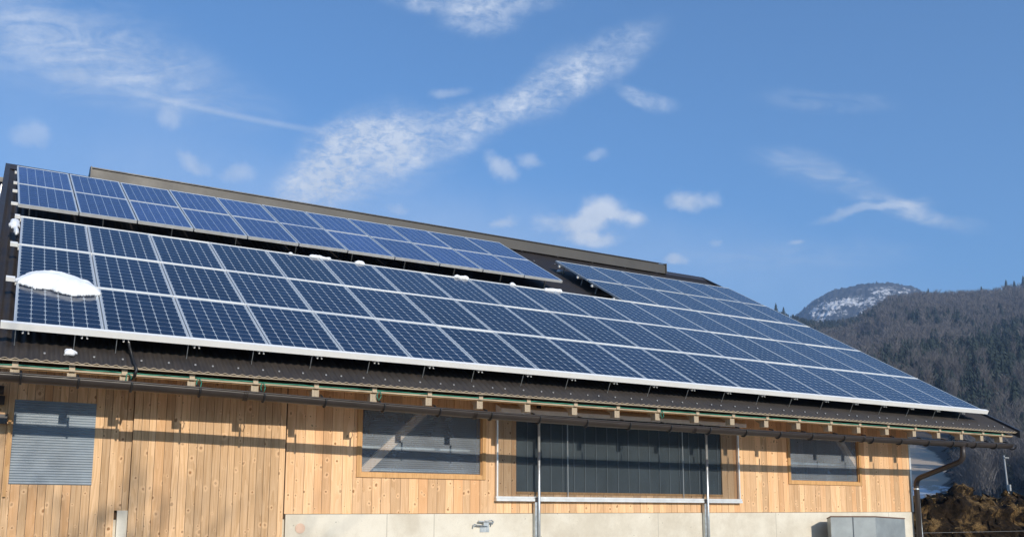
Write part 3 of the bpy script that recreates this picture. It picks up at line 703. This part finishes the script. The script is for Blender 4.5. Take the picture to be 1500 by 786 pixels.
# ---- windows
def ribbed(mb, x0, x1, z0, z1, y, pitch=.03, amp=.007, seg=4):
    n = int((z1-z0)/pitch*seg); zz_ = [z0+(z1-z0)*i/n for i in range(n+1)]
    vs = []; 
    for z in zz_: yy = y+amp*math.cos((z-z0)/pitch*2*math.pi); vs += [(x0, yy, z), (x1, yy, z)]
    return mb.add(vs, [(2*i, 2*i+1, 2*i+3, 2*i+2) for i in range(n)])
w1 = ribbed(MB(), .122, .992, -1.806, -.826, YD-.004, .030, .009).build('window', M_PCL, dl, True, 'blue-grey ribbed plastic pane without trim')
def trim_window(h, tw, y, pane_m, label, bottom_only=False):
    x0, x1, z0, z1 = h; mb = MB()
    mb.box(x0-tw, x0, y-.022, y-.001, z0-tw, z1); mb.box(x1, x1+tw, y-.022, y-.001, z0-tw, z1); mb.box(x0+.001, x1-.001, y-.022, y-.001, z0-tw, z0)
    mb.box(x0-.001, x0+.02, y+.002, y+.14, z0-.02, z1); mb.box(x1-.02, x1+.001, y+.002, y+.14, z0-.02, z1); mb.box(x0+.021, x1-.021, y+.002, y+.14, z0-.021, z0+.012)
    w = mb.build('window', M_TRIM, barn, label=label)
    ribbed(MB(), x0+.02, x1-.02, z0+.013, z1, y+.03, .030, .007).build('pane', pane_m, w, True)
    return w
w2 = trim_window(H2, .062, YW, M_PCW, 'wood framed ribbed plastic window with a diagonal brace behind')
w3 = trim_window(H3, .062, YW, M_PCW, 'wood framed ribbed plastic window near the right corner')
# braces and posts inside, seen through the plastic
br = MB(); 
def beam(mb, a, c, w, d, y):
    a = Vector((a[0], 0, a[1])); c = Vector((c[0], 0, c[1])); t = (c-a).normalized(); n = Vector((-t.z, 0, t.x))*w/2
    P_ = [a-n, c-n, c+n, a+n]; mb.hexa([(q.x, y, q.z) for q in P_]+[(q.x, y+d, q.z) for q in P_])
beam(br, (4.30, -1.70), (5.62, -.42), .12, .08, .548); br.build('brace', M_BRACE, barn)
br = MB(); beam(br, (14.75, -1.50), (13.75, -.42), .10, .08, .548); br.build('brace', M_BRACE, barn)
mb = MB()
for x in (6.5, 11.3, 12.3, 14.7): mb.box(x-.07, x+.07, .80, .94, GZ+.062, .1)
mb.build('inner_post', M_RAFT, barn)
mb = MB(); mb.box(3.4, XR-.25, .86, .9, -1.2, -1.16); mb.box(3.4, XR-.25, .86, .9, -1.52, -1.48); mb.build('inner_rail', M_GALV, barn)
# big curtain window
cx0, cx1, cz0 = 6.505, 11.34, -1.945; yc = .452
cw = MB()
cw.box(cx0, cx0+.024, yc-.02, yc+.025, cz0+.071, -.62); cw.box(cx1-.024, cx1, yc-.02, yc+.025, cz0+.071, -.62)
cwo = cw.build('curtain_window', M_ALU, barn, label='wide curtain window in a slim aluminium frame')
MB().box(cx0-.01, cx1+.03, yc-.035, yc+.045, cz0, cz0+.038).box(cx0-.01, cx1+.03, yc-.022, yc+.044, cz0+.040, cz0+.070).build('bottom_rail', M_ALU, cwo)
MB().add([(cx0+.036, yc, cz0+.071), (cx1-.036, yc, cz0+.071), (cx1-.036, yc, -.62), (cx0+.036, yc, -.62)], [(0, 1, 2, 3)]).build('film', M_FILM, cwo)
MB().prism_x([(.26, -.64), (.44, -.62), (.44, -.50), (.30, -.555), (.26, -.575)][::-1], cx0-.02, cx1+.03).build('roller_box', simple('grey_roller_box', (.88, .89, .90), .5), cwo)
mesh_ = MB().add([(HB[0], YW+.03, HB[2]), (HB[1], YW+.03, HB[2]), (HB[1], YW+.03, HB[3]), (HB[0], YW+.03, HB[3])], [(0, 1, 2, 3)]).build('windbreak_mesh', M_MESH, cwo)
mb = MB(); x = HB[0]+.21
while x < HB[1]-.05: mb.box(x-.006, x+.006, YW+.018, YW+.027, HB[2], HB[3]); x += .213
mb.build('mesh_seam', M_STRAP, cwo)
MB().box(HB[0]-.0, HB[1]+.0, YW-.012, YW+.024, HB[2]-.035, HB[2]-.001).build('mesh_batten', M_TRIM, cwo)
mb = MB()
for x in (7.782, 10.092): mb.box(x-.006, x+.006, yc+.004, yc+.016, cz0+.071, -.63)
mb.build('mullion', M_ALU, cwo)
for x, zt in ((7.21, -.50), (10.55, -.58)):
    t = MB().tube([(x, .385, GZ), (x, .385, zt)], .022, 12).build('pole', M_POLE, barn, True, 'galvanised tube standing in front of the curtain window')
    MB().box(x-.062, x-.026, .40, .455, GZ, -1.96).box(x-.024, x-.008, .41, .46, GZ, -1.96).build('guide_channel', M_GALV, t)
    MB().tube([(x, .385, zt-.09), (x, .385, zt+.03)], .036, 10).build('pole_collar', M_VERGE, t)
    MB().box(x-.05, x+.03, .408, .416, cz0-.01, cz0+.06).build('pole_clip', M_VERGE, t)
# latch on the plinth
lt = MB(); lt.box(6.245, 6.40, .468, .474, -2.40, -2.305)
lto = lt.build('latch', M_GALV, barn, label='small galvanised latch bolted to the concrete under the seam')
MB().box(6.28, 6.37, .42, .467, -2.31, -2.255).tube([(6.20, .43, -2.245), (6.43, .43, -2.262)], .014, 8).tube([(6.30, .42, -2.235), (6.40, .41, -2.225), (6.44, .41, -2.25), (6.42, .42, -2.29)], .011, 8).build('latch_bolt', M_GALV, lto)
MB().tube([(6.27, .44, -2.31), (6.18, .43, -2.30), (6.13, .43, -2.285), (6.125, .43, -2.33)], .011, 8).build('latch_handle', M_GALV, lto)
# fittings at the left edge of the left door
mb = MB(); mb.tube([(-1.5, .33, -.69), (-.0, .33, -.735)], .05, 12); mb.box(-.6, .015, .33, .40, -.90, -.80)
mb.build('door_roller', M_VERGE, dl, True)
MB().box(-1.2, .055, .30, .37, -1.12, -1.015).build('door_stop', M_VERGE, dl)
MB().box(.07, .1, .38, .419, -1.95, -.98).build('door_handle_batten', M_TRIM, dl)

# ------------------------------------------------------------------ solar arrays
MR = Matrix.Rotation(0.516353, 4, 'X')
def panel_meshes(L_, mono, endw, depth):
    fr = MB(); g_ = .008
    fr.box(g_, g_+.014, 0, L_, -depth, 0); fr.box(1-g_-.014, 1-g_, 0, L_, -depth, 0)
    fr.box(g_+.014, 1-g_-.014, 0, endw, -depth, 0); fr.box(g_+.014, 1-g_-.014, L_-endw, L_, -depth, 0)
    gl = MB(); gl.box(g_+.014, 1-g_-.014, endw, L_-endw, -.012, -.004)
    return fr.mesh('frame', M_SILVER), gl.mesh('glass', M_MONO if mono else M_POLY)
ORD = ['first', 'second', 'third', 'fourth', 'fifth', 'sixth', 'seventh', 'eighth', 'ninth', 'tenth', 'eleventh', 'twelfth', 'thirteenth', 'fourteenth', 'fifteenth', 'sixteenth', 'seventeenth', 'eighteenth']
def make_panel(meshes, u, v, w, sy, h, rot, label, group):
    t = thing('solar_panel', label, 'solar panel', slope_pt(u, v, h), group, world=False)
    t.rotation_euler = (MR @ Matrix.Rotation(rot, 4, 'Z') @ Matrix.Rotation(random.gauss(0, .0012), 4, 'X') @ Matrix.Rotation(random.gauss(0, .0016), 4, 'Y')).to_euler(); t.scale = (w*PW, sy, 1)
    link('frame', meshes[0], t); link('glass', meshes[1], t); return t
mm = panel_meshes(1.70*PW, True, .014, .042)
VR_ = [0.0, 1.735, 3.47]; rown = ['bottom', 'middle', 'top']
for j in range(3):
    for i in range(18):
        lab = f'diamond-grid panel {ORD[i]} from left in the {rown[j]} row of the long array'
        if (i, j) == (0, 0): lab = 'dark blue panel at the lower left corner of the long array, below the snow slab'
        if (i, j) == (0, 1): lab = 'dark blue panel at the left end of the middle row, half under the snow slab'
        make_panel(mm, U[i], VR_[j]+.018, U[i+1]-U[i], 1, 0, 0, lab, 'panels of the long lower array')
U3 = [11.93, 12.97, 13.95, 14.92, 15.89, 16.83, 17.72]
for j in range(2):
    for i in range(6):
        make_panel(mm, U3[i], 5.245+j*1.65, U3[i+1]-U3[i], .955, 0, 0,
                   f'diamond-grid panel {ORD[i]} from left in the {["lower","upper"][j]} row beside the bare strip', 'panels of the right upper array')
mp = panel_meshes(1.665*PW, False, .024, .055)
PHI = math.atan2(.26, 10.89); U2 = [-.03, .90, 1.84, 2.80, 3.775, 4.755, 5.745, 6.755, 7.77, 8.80, 9.84, 10.86]
for j in range(2):
    for i in range(11):
        u0 = U2[i]-(j*1.69)*math.sin(PHI); v0 = 5.93+(U2[i]+.03)*math.tan(PHI)+j*1.675
        make_panel(mp, u0, v0, U2[i+1]-U2[i]-.006, .995, .03, PHI,
                   f'striped blue panel {ORD[i]} from left in the {["lower","upper"][j]} row under the vent', 'panels of the upper left array')
# racks
def sbox(mb, u0, u1, v0, v1, h0, h1):   # box aligned with the roof slope
    P_ = [slope_pt(a, b_, c_) for c_ in (h0, h1) for a, b_ in ((u0, v0), (u1, v0), (u1, v1), (u0, v1))]
    return mb.hexa(P_)
HS = -.262                           # top of the roof sheet, square to the plane
rk = thing('mounting_rack', 'aluminium rack with white edge rail carrying the long lower array', 'mounting rack', slope_pt(9, 0, HS))
sbox(MB(), -.09, 17.82, -.052, 0.012, -.062, .014).build('edge_rail', M_RAIL, rk)
for v, ux in ((1.735, -.085), (3.47, -.078), (5.205, -.055)):
    mb = MB(); sbox(mb, .02, 17.73, v-.011, v+.011, -.03, .004); sbox(mb, ux, .018, v-.005, v+.065, -.045, .008); sbox(mb, .02, 17.7, v-.03, v+.03, -.08, -.043); mb.build('cross_rail', M_RAIL, rk)
mb = MB()
for u in U[1:-1]: sbox(mb, u-.024, u+.024, .02, 5.19, -.062, -.045)
for k in range(1, 18): pass
mb.build('joint_strip', M_JOINT, rk)
CLX = [.167, .78, 1.234, 2.049, 2.848, 3.614, 4.414, 5.235, 6.01, 6.835]+[6.835+.79*k for k in range(1, 14)]
def uch():
    mb = MB(); w = .028; h0, h1 = -.108, -.0645
    sbox(mb, -w, -w+.007, -.03, 5.2, h0, h1); sbox(mb, w-.007, w, -.03, 5.2, h0, h1); sbox(mb, -w+.007, w-.007, -.03, 5.2, h1-.007, h1)
    sbox(mb, -w-.01, -w, -.03, 5.2, h0, h0+.006); sbox(mb, w, w+.01, -.03, 5.2, h0, h0+.006)
    return mb.mesh('slope_rail', M_RAIL)
me_u = uch()
hk = MB()
hk.tube([slope_pt(0, -.02, -.062), slope_pt(0, -.02, HS)], .0045, 6); hk = hk.mesh('roof_hook', M_GALV)
for x in CLX:
    o = link('slope_rail', me_u, rk); o.location = Vector((x*PW, 0, 0))-rk.location
    h_ = link('roof_hook', hk, o); h_.location = (-.10, 0, 0)
def upper_rack(label, u0, u1, vs, phi, h, ustub):
    r_ = thing('mounting_rack', label, 'mounting rack', slope_pt((u0+u1)/2, vs[0], HS))
    for v in vs:
        mb = MB(); dv = (u1-u0)*math.tan(phi)
        P_ = [slope_pt(a, b_, c_) for c_ in (h-.10, h-.058) for a, b_ in ((u0-ustub, v-.025), (u1-.02, v+dv-.025), (u1-.02, v+dv+.025), (u0-ustub, v+.025))]
        mb.hexa(P_); mb.build('cross_rail', M_RAIL, r_)
        n = int((u1-u0)/1.2)
        for k in range(n+1):
            u = u0+.15+k*(u1-u0-.4)/n; vv = v+(u-u0)*math.tan(phi); mb = MB(); sbox(mb, u-.009, u+.009, vv-.015, vv+.015, HS, h-.1)
            mb.build('roof_hook', M_GALV, r_)
upper_rack('aluminium rails under the upper left array, their ends sticking out at the verge', -.0, 10.85, (6.26, 7.27, 7.98, 8.97), PHI, .03, .13)
upper_rack('aluminium rails under the right-hand upper array beside the bare roof strip', 11.93, 17.72, (5.6, 6.6, 7.3, 8.25), 0, 0, .03)

# ------------------------------------------------------------------ snow
def snow_blob(outline, v_base, hmax, label, name='snow_slab', h0=0.0, seed=1, n=46, sharp=.5, fn=slope_pt):
    """mound over an outline given in roof coordinates"""
    poly = np.array(outline, float); u0, v0 = poly.min(0)-.04; u1, v1 = poly.max(0)+.04
    gx = np.linspace(u0, u1, n); gy = np.linspace(v0, v1, n); GX, GY = np.meshgrid(gx, gy)
    # signed distance to polygon
    d = np.full(GX.shape, 1e9); ins = np.zeros(GX.shape, bool); m_ = len(poly)
    for i in range(m_):
        a, c_ = poly[i], poly[(i+1) % m_]; e = c_-a; wx, wy = GX-a[0], GY-a[1]
        t_ = np.clip((wx*e[0]+wy*e[1])/(e@e), 0, 1); d = np.minimum(d, np.hypot(wx-e[0]*t_, wy-e[1]*t_))
        cnd = (a[1] > GY) != (c_[1] > GY); xi = a[0]+(GY-a[1])/(c_[1]-a[1]+1e-12)*e[0]; ins ^= cnd & (GX < xi)
    sd = np.where(ins, d, -d)+fbm(GX, GY, seed, 5, 16)*.028
    H_ = hmax*np.clip(sd/(min(u1-u0, v1-v0)*.28), 0, 1)**sharp*(1+.14*fbm(GX, GY, seed+5, 4, 13)); keepm = sd > -.0
    mb = MB(); idx = -np.ones(GX.shape, int)
    def put(i, j, top):
        q = fn(GX[j, i], GY[j, i], h0+(max(H_[j, i], .0) if top else -.003)); mb.v.append(tuple(q)); return len(mb.v)-1
    T = {}; Bt = {}
    for j in range(n-1):
        for i in range(n-1):
            cs = ((i, j), (i+1, j), (i+1, j+1), (i, j+1))
            if all(keepm[b_, a] for a, b_ in cs):
                for c_ in cs:
                    if c_ not in T: T[c_] = put(*c_, True); Bt[c_] = put(*c_, False)
                mb.f.append(tuple(T[c_] for c_ in cs)); mb.f.append(tuple(Bt[c_] for c_ in cs[::-1])); mb.mi += [0, 0]
    from collections import Counter
    ed = {}
    for f in mb.f:
        if f[0] in set(): pass
    tv = set(T.values()); cnt = Counter(); orient = {}
    for f in mb.f:
        if f[0] in tv:
            for a, c_ in zip(f, f[1:]+f[:1]): cnt[frozenset((a, c_))] += 1; orient[frozenset((a, c_))] = (a, c_)
    t2b = {T[k]: Bt[k] for k in T}
    for e, k in cnt.items():
        if k == 1: a, c_ = orient[e]; mb.f.append((c_, a, t2b[a], t2b[c_])); mb.mi.append(0)
    o = mb.build(name, M_SNOW, None, True); tag(o, label, 'snow'); return o
snow_blob([(.02, 1.62), (.04, 1.50), (.25, 1.38), (.42, 1.36), (.55, 1.26), (.72, 1.22), (.86, 1.30), (1.0, 1.38), (1.03, 1.5), (.93, 1.78), (.80, 1.95), (.62, 2.06), (.40, 2.07), (.2, 1.98), (.05, 1.80)], 0, .13,
          'thick white snow slab lying across the leftmost panels of the long array', h0=.0, seed=2, n=64, sharp=.55)
for k, (u0_, u1_, v_, h_, lab) in enumerate([
    (4.74, 5.14, 5.20, .042, 'longest thin snow remnant on the top edge of the lower array'),
    (5.63, 5.82, 5.21, .04, 'small snow remnant just right of the longest one on the array edge'),
    (7.72, 8.08, 5.21, .045, 'lumpy snow remnant at mid length on the top edge of the lower array'),
    (9.0, 9.12, 5.22, .04, 'tiny snow dab on the array edge between two lumpy remnants'),
    (9.85, 10.3, 5.22, .04, 'lumpy snow remnant on the array edge below the bare roof strip'),
    (4.35, 4.44, 5.20, .03, 'tiny snow dab left of the longest remnant on the array edge')]):
    snow_blob([(u0_, v_-.03), (u1_, v_-.04), (u1_+.02, v_+.05), ((u0_+u1_)/2, v_+.08), (u0_-.01, v_+.04)], 0, h_, lab, 'snow_remnant', h0=.006, seed=10+k, n=34, sharp=.75)
snow_blob([(-.12, 4.95), (.02, 5.0), (.02, 4.2), (-.03, 4.15), (-.06, 4.5), (-.13, 4.65)], 0, .08, 'crumbly snow clump between the verge and the left end of the array', 'snow_clump', h0=-.06, seed=31, n=24)
snow_blob([(.56, -.50), (.64, -.52), (.70, -.44), (.63, -.38), (.57, -.40)], 0, .07, 'small snow lump on the brown sheeting above the eave', 'snow_clump', h0=.012, seed=33, n=18, fn=roof_pt)
snow_blob([(11.60, 7.85), (11.8, 7.82), (11.9, 7.95), (11.72, 8.02)], 0, .05, 'small icy snow patch on the bare roof strip between the upper arrays', 'snow_clump', h0=.012, seed=35, n=18, fn=roof_pt)

# ------------------------------------------------------------------ cables
q0 = slope_pt(1.27, .05, -.08)
pts = [q0, q0+Vector((.005, -.03, -.10)), roof_pt(1.262, -.30, .035), roof_pt(1.265, -.6, .04), Vector((1.29, -.655, -.53)), Vector((1.275, -.63, -.60)), Vector((1.265, -.56, -.63))]
tag(MB().tube(pts, .017, 8).build('cable_hose', M_BLACK, None, True), 'black cable hose hanging from the lower array over the eave', 'cable')
mb = MB(); pts = []; r = random.Random(4); x = -.15
while x < 17.6: pts.append((x, -.512+r.uniform(-.006, .006), zs(-.5)+.014+r.uniform(-.006, .008))); x += .11
mb.tube(pts, .010, 6); tag(mb.build('green_cable', M_GREEN, None, True), 'green cable run in the gap under the roof sheet edge', 'cable')
for x in (1.18, 1.95, 2.70, 4.20, 8.83):
    pts = [(x+.045+.028*math.cos(t), -.535, zs(-.5)-.05+.055*math.sin(t)+.012*math.sin(3*t+x)) for t in [k*math.pi/5 for k in range(11)]]
    tag(MB().tube(pts, .006, 6).build('cable_tie', M_GREEN, None, True), {1.18: 'green cable loop at the rafter beside the black hose', 1.95: 'green cable loop at the fourth rafter from the left', 2.70: 'green cable loop at the fifth rafter from the left', 4.20: 'green cable loop at the rafter left of the braced window', 8.83: 'green cable loop above the middle of the curtain window'}[x], 'cable loop', 'green cable loops under the eave')

# ------------------------------------------------------------------ tank by the wall
tk = thing('metal_tank', 'galvanised sheet metal tank standing against the wall near the right corner', 'tank', (13.9, 0, GZ))
tz = -2.175; prof = [(13.08, .02), (13.40, -.20), (13.72, -.42), (14.66, -.30), (14.56, .30), (13.3, .30)]
n = len(prof)
mb = MB(); mb.add([(x, y, GZ) for x, y in prof]+[(x, y, tz-(.0 if k < 3 else .035)) for k, (x, y) in enumerate(prof)], [(k, (k+1) % n, (k+1) % n+n, k+n) for k in range(n)]+[tuple(range(n-1, -1, -1))])
M_TANK = simple('dull_galvanised_sheet', (.30, .33, .335), .5, .35, .22, 3.5)
mb.build('tank_body', M_TANK, tk)
mb = MB(); tp = [(x, y, tz-(.0 if k < 3 else .035)) for k, (x, y) in enumerate(prof)]; mb.tube(tp+[tp[0]], .012, 6); mb.build('tank_rim', simple('rusty_rim', (.16, .09, .06), .7), tk)
MB().tube([(13.40, -.208, GZ), (13.40, -.208, tz-.01)], .01, 6).build('tank_seam', M_TANK, tk)
MB().add([(x, y, tz-.05) for x, y in prof], [tuple(range(n))]).build('tank_lid', M_GALV, tk)

# ------------------------------------------------------------------ dung heap
m, b, p = mat('straw_and_dung'); M_DUNG = m; c = objc(b)
n1_ = b.noise(c, 1.1, 7, .7, .5); n2_ = b.noise(c, 9, 8, .75, .8); n3_ = b.noise(b.vmath('MULTIPLY', c, (1, 1, 3)), 28, 5, .8, 1.5)
cc = b.mix(b.ss(n2_, .35, .65), (.008, .006, .004), (.042, .026, .013)); 
geo = b.N.new('ShaderNodeNewGeometry'); pn = geo.outputs['Pointiness']
cc = b.mix(b.math('MULTIPLY', b.ss(n1_, .50, .60), b.ss(n3_, .42, .6)), cc, (.40, .25, .10))
b.L.new(cc, p.inputs['Base Color']); p.inputs['Roughness'].default_value = .9; p.inputs['Specular IOR Level'].default_value = .2
bump(b, p, b.math('ADD', n2_, b.math('MULTIPLY', n3_, .4)), 1.0, .08)
na, nb2 = 380, 170; GX, GY = np.meshgrid(np.linspace(-1, 1, na), np.linspace(-1, 1, nb2))
hx, hy = 11.5, 5.0; ex = np.clip(1-np.abs(GX)**3, 0, 1)*np.clip(1-np.abs(GY)**2.2, 0, 1)
XX = GX*hx; YY = GY*hy
lump = np.abs(fbm(XX, YY, 41, 4, 1.7))*.55+np.abs(fbm(XX, YY, 43, 5, 4.2))*.42+fbm(XX, YY, 44, 4, 13)*.12
ZZ = 2.02*np.clip(ex*3.6, 0, 1)**.7*(.86+.30*(lump-.25))+lump*.22*np.clip(ex*3, 0, 1)
XX = XX+fbm(YY, ZZ*3, 47, 5, 2.6)*.2+RNG.normal(0, .014, XX.shape); YY = YY+fbm(XX, ZZ*4, 48, 5, 3.0)*.22+RNG.normal(0, .02, XX.shape); ZZ = ZZ+RNG.normal(0, .018, XX.shape)
hc = Vector((24.0, 6.5, 0)); th = R_(-28)
V = np.stack([hc.x+XX*math.cos(th)-YY*math.sin(th), hc.y+XX*math.sin(th)+YY*math.cos(th), GZ-.05+ZZ], -1).reshape(-1, 3)
I = np.arange(na*nb2).reshape(nb2, na); F = np.stack([I[:-1, :-1], I[:-1, 1:], I[1:, 1:], I[1:, :-1]], -1).reshape(-1, 4)
dh = thing('dung_heap', 'big dark dung heap with straw on top, behind the right barn corner', 'dung heap', (hc.x, hc.y, GZ))
link('heap', np_mesh('heap', V, F, M_DUNG, False), dh)
r2 = np.random.default_rng(8); idx = r2.choice(len(V), 16000); VS, FS = [], []
for k, i in enumerate(idx):
    q = V[i]; d = r2.normal(size=3)*np.array([1, 1, .5]); d = d/np.linalg.norm(d)*r2.uniform(.05, .14); w = np.cross(d, r2.normal(size=3)); w = w/np.linalg.norm(w)*r2.uniform(.004, .009)
    VS += [q-d*.4+w, q-d*.4-w, q+d+(0, 0, .04)]; FS.append((3*k, 3*k+1, 3*k+2))
sw = link('straw', np_mesh('straw', np.array(VS), np.array(FS), leafmat('straw_stalks', (.09, .055, .022), (.42, .29, .13), 1.0)), dh); sw['kind'] = 'stuff'

# ------------------------------------------------------------------ fence wire, mast
M_WIRE = simple('weathered_wire', (.2, .2, .2), .6)
fc = thing('wire_fence', 'thin wire fence in front of the dung heap', 'fence', (20, -1, GZ))
fp = [(15.99, .56), (22.5, 1.3), (30.5, 2.2)]
for zz_ in (-2.50, -2.95):
    MB().tube([(x, y, zz_+.01*math.sin(x)) for x, y in fp], .0035, 5).build('wire', M_WIRE, fc)
for x, y in (fp[2],): MB().tube([(x, y, GZ), (x, y, -2.44)], .03, 6).build('post', M_RAFT, fc)
az_, r_ = 57.75, 62; mx_, my_ = CAM.x+r_*math.sin(R_(az_)), CAM.y+r_*math.cos(R_(az_))
M_MAST = simple('grey_mast', (.30, .31, .31), .6)
ms = thing('utility_mast', 'thin grey mast rising behind the dung heap', 'mast', (mx_, my_, GZ))
MB().tube([(mx_, my_, GZ), (mx_-.18, my_+.1, 1.35)], [.06, .045], 8).build('pole', M_MAST, ms, True)
MB().box(mx_-.32, mx_+.1, my_-.03, my_+.03, 1.18, 1.24).build('crossarm', M_MAST, ms)
MB().box(mx_-.16, mx_-.02, my_-.1, my_+.06, -.75, -.38).build('switch_box', M_MAST, ms)

# ------------------------------------------------------------------ neighbouring building beyond the left verge
nbg = thing('neighbouring_barn', 'blue-grey clad building just visible beyond the left verge', 'building', (-5, 10.5, GZ))
MB().box(-9, -.30, 9.0, 18, GZ, 4.50).build('wall', M_BLUE, nbg)
MB().box(-9.2, -.25, 8.9, 18.2, 4.502, 4.60).build('roof', M_VERGE, nbg)
MB().box(-.36, -.27, 8.97, 8.998, GZ, 4.50).build('corner_trim', M_ALU, nbg)

# ------------------------------------------------------------------ bare tree in the yard (its branches shade the left door)
def yard_tree(loc, h, seed, label):
    r = random.Random(seed); t = thing('bare_tree', label, 'tree', loc, world=False); tr = MB(); cr = MB()
    tr.tube([(0, 0, 0), (.05, 0, h*.25), (-.05, .08, h*.5)], [.22, .17, .13], 9); tr.build('trunk', M_TRUNK, t, True)
    def grow(p_, d, L_, rad, lev):
        p1 = p_+d*L_; mid = p_+d*L_*.5+Vector((r.uniform(-1, 1), r.uniform(-1, 1), r.uniform(-1, 1)))*L_*.06
        cr.tube([p_, mid, p1], [rad, rad*.8, rad*.6], 6 if lev < 3 else 4, False)
        if lev >= 5: return
        for k in range(3 if lev < 4 else 2):
            nd = (d+Vector((r.uniform(-1, 1), r.uniform(-1, 1), r.uniform(-.35, .75)))*.75).normalized()
            grow(p_+(p1-p_)*r.uniform(.55, 1), nd, L_*r.uniform(.62, .85), rad*.58, lev+1)
    for k in range(5):
        a = k*1.26+r.uniform(-.3, .3); grow(Vector((-.05, .08, h*.42+r.uniform(-.3, .5))), Vector((math.cos(a)*.7, math.sin(a)*.7, .8)).normalized(), h*.24, .09, 1)
    cr.build('crown', M_TRUNK, t)
yard_tree((-1.0, -18.0, GZ), 11.0, 5, 'leafless tree in the farmyard opposite the barn doors')
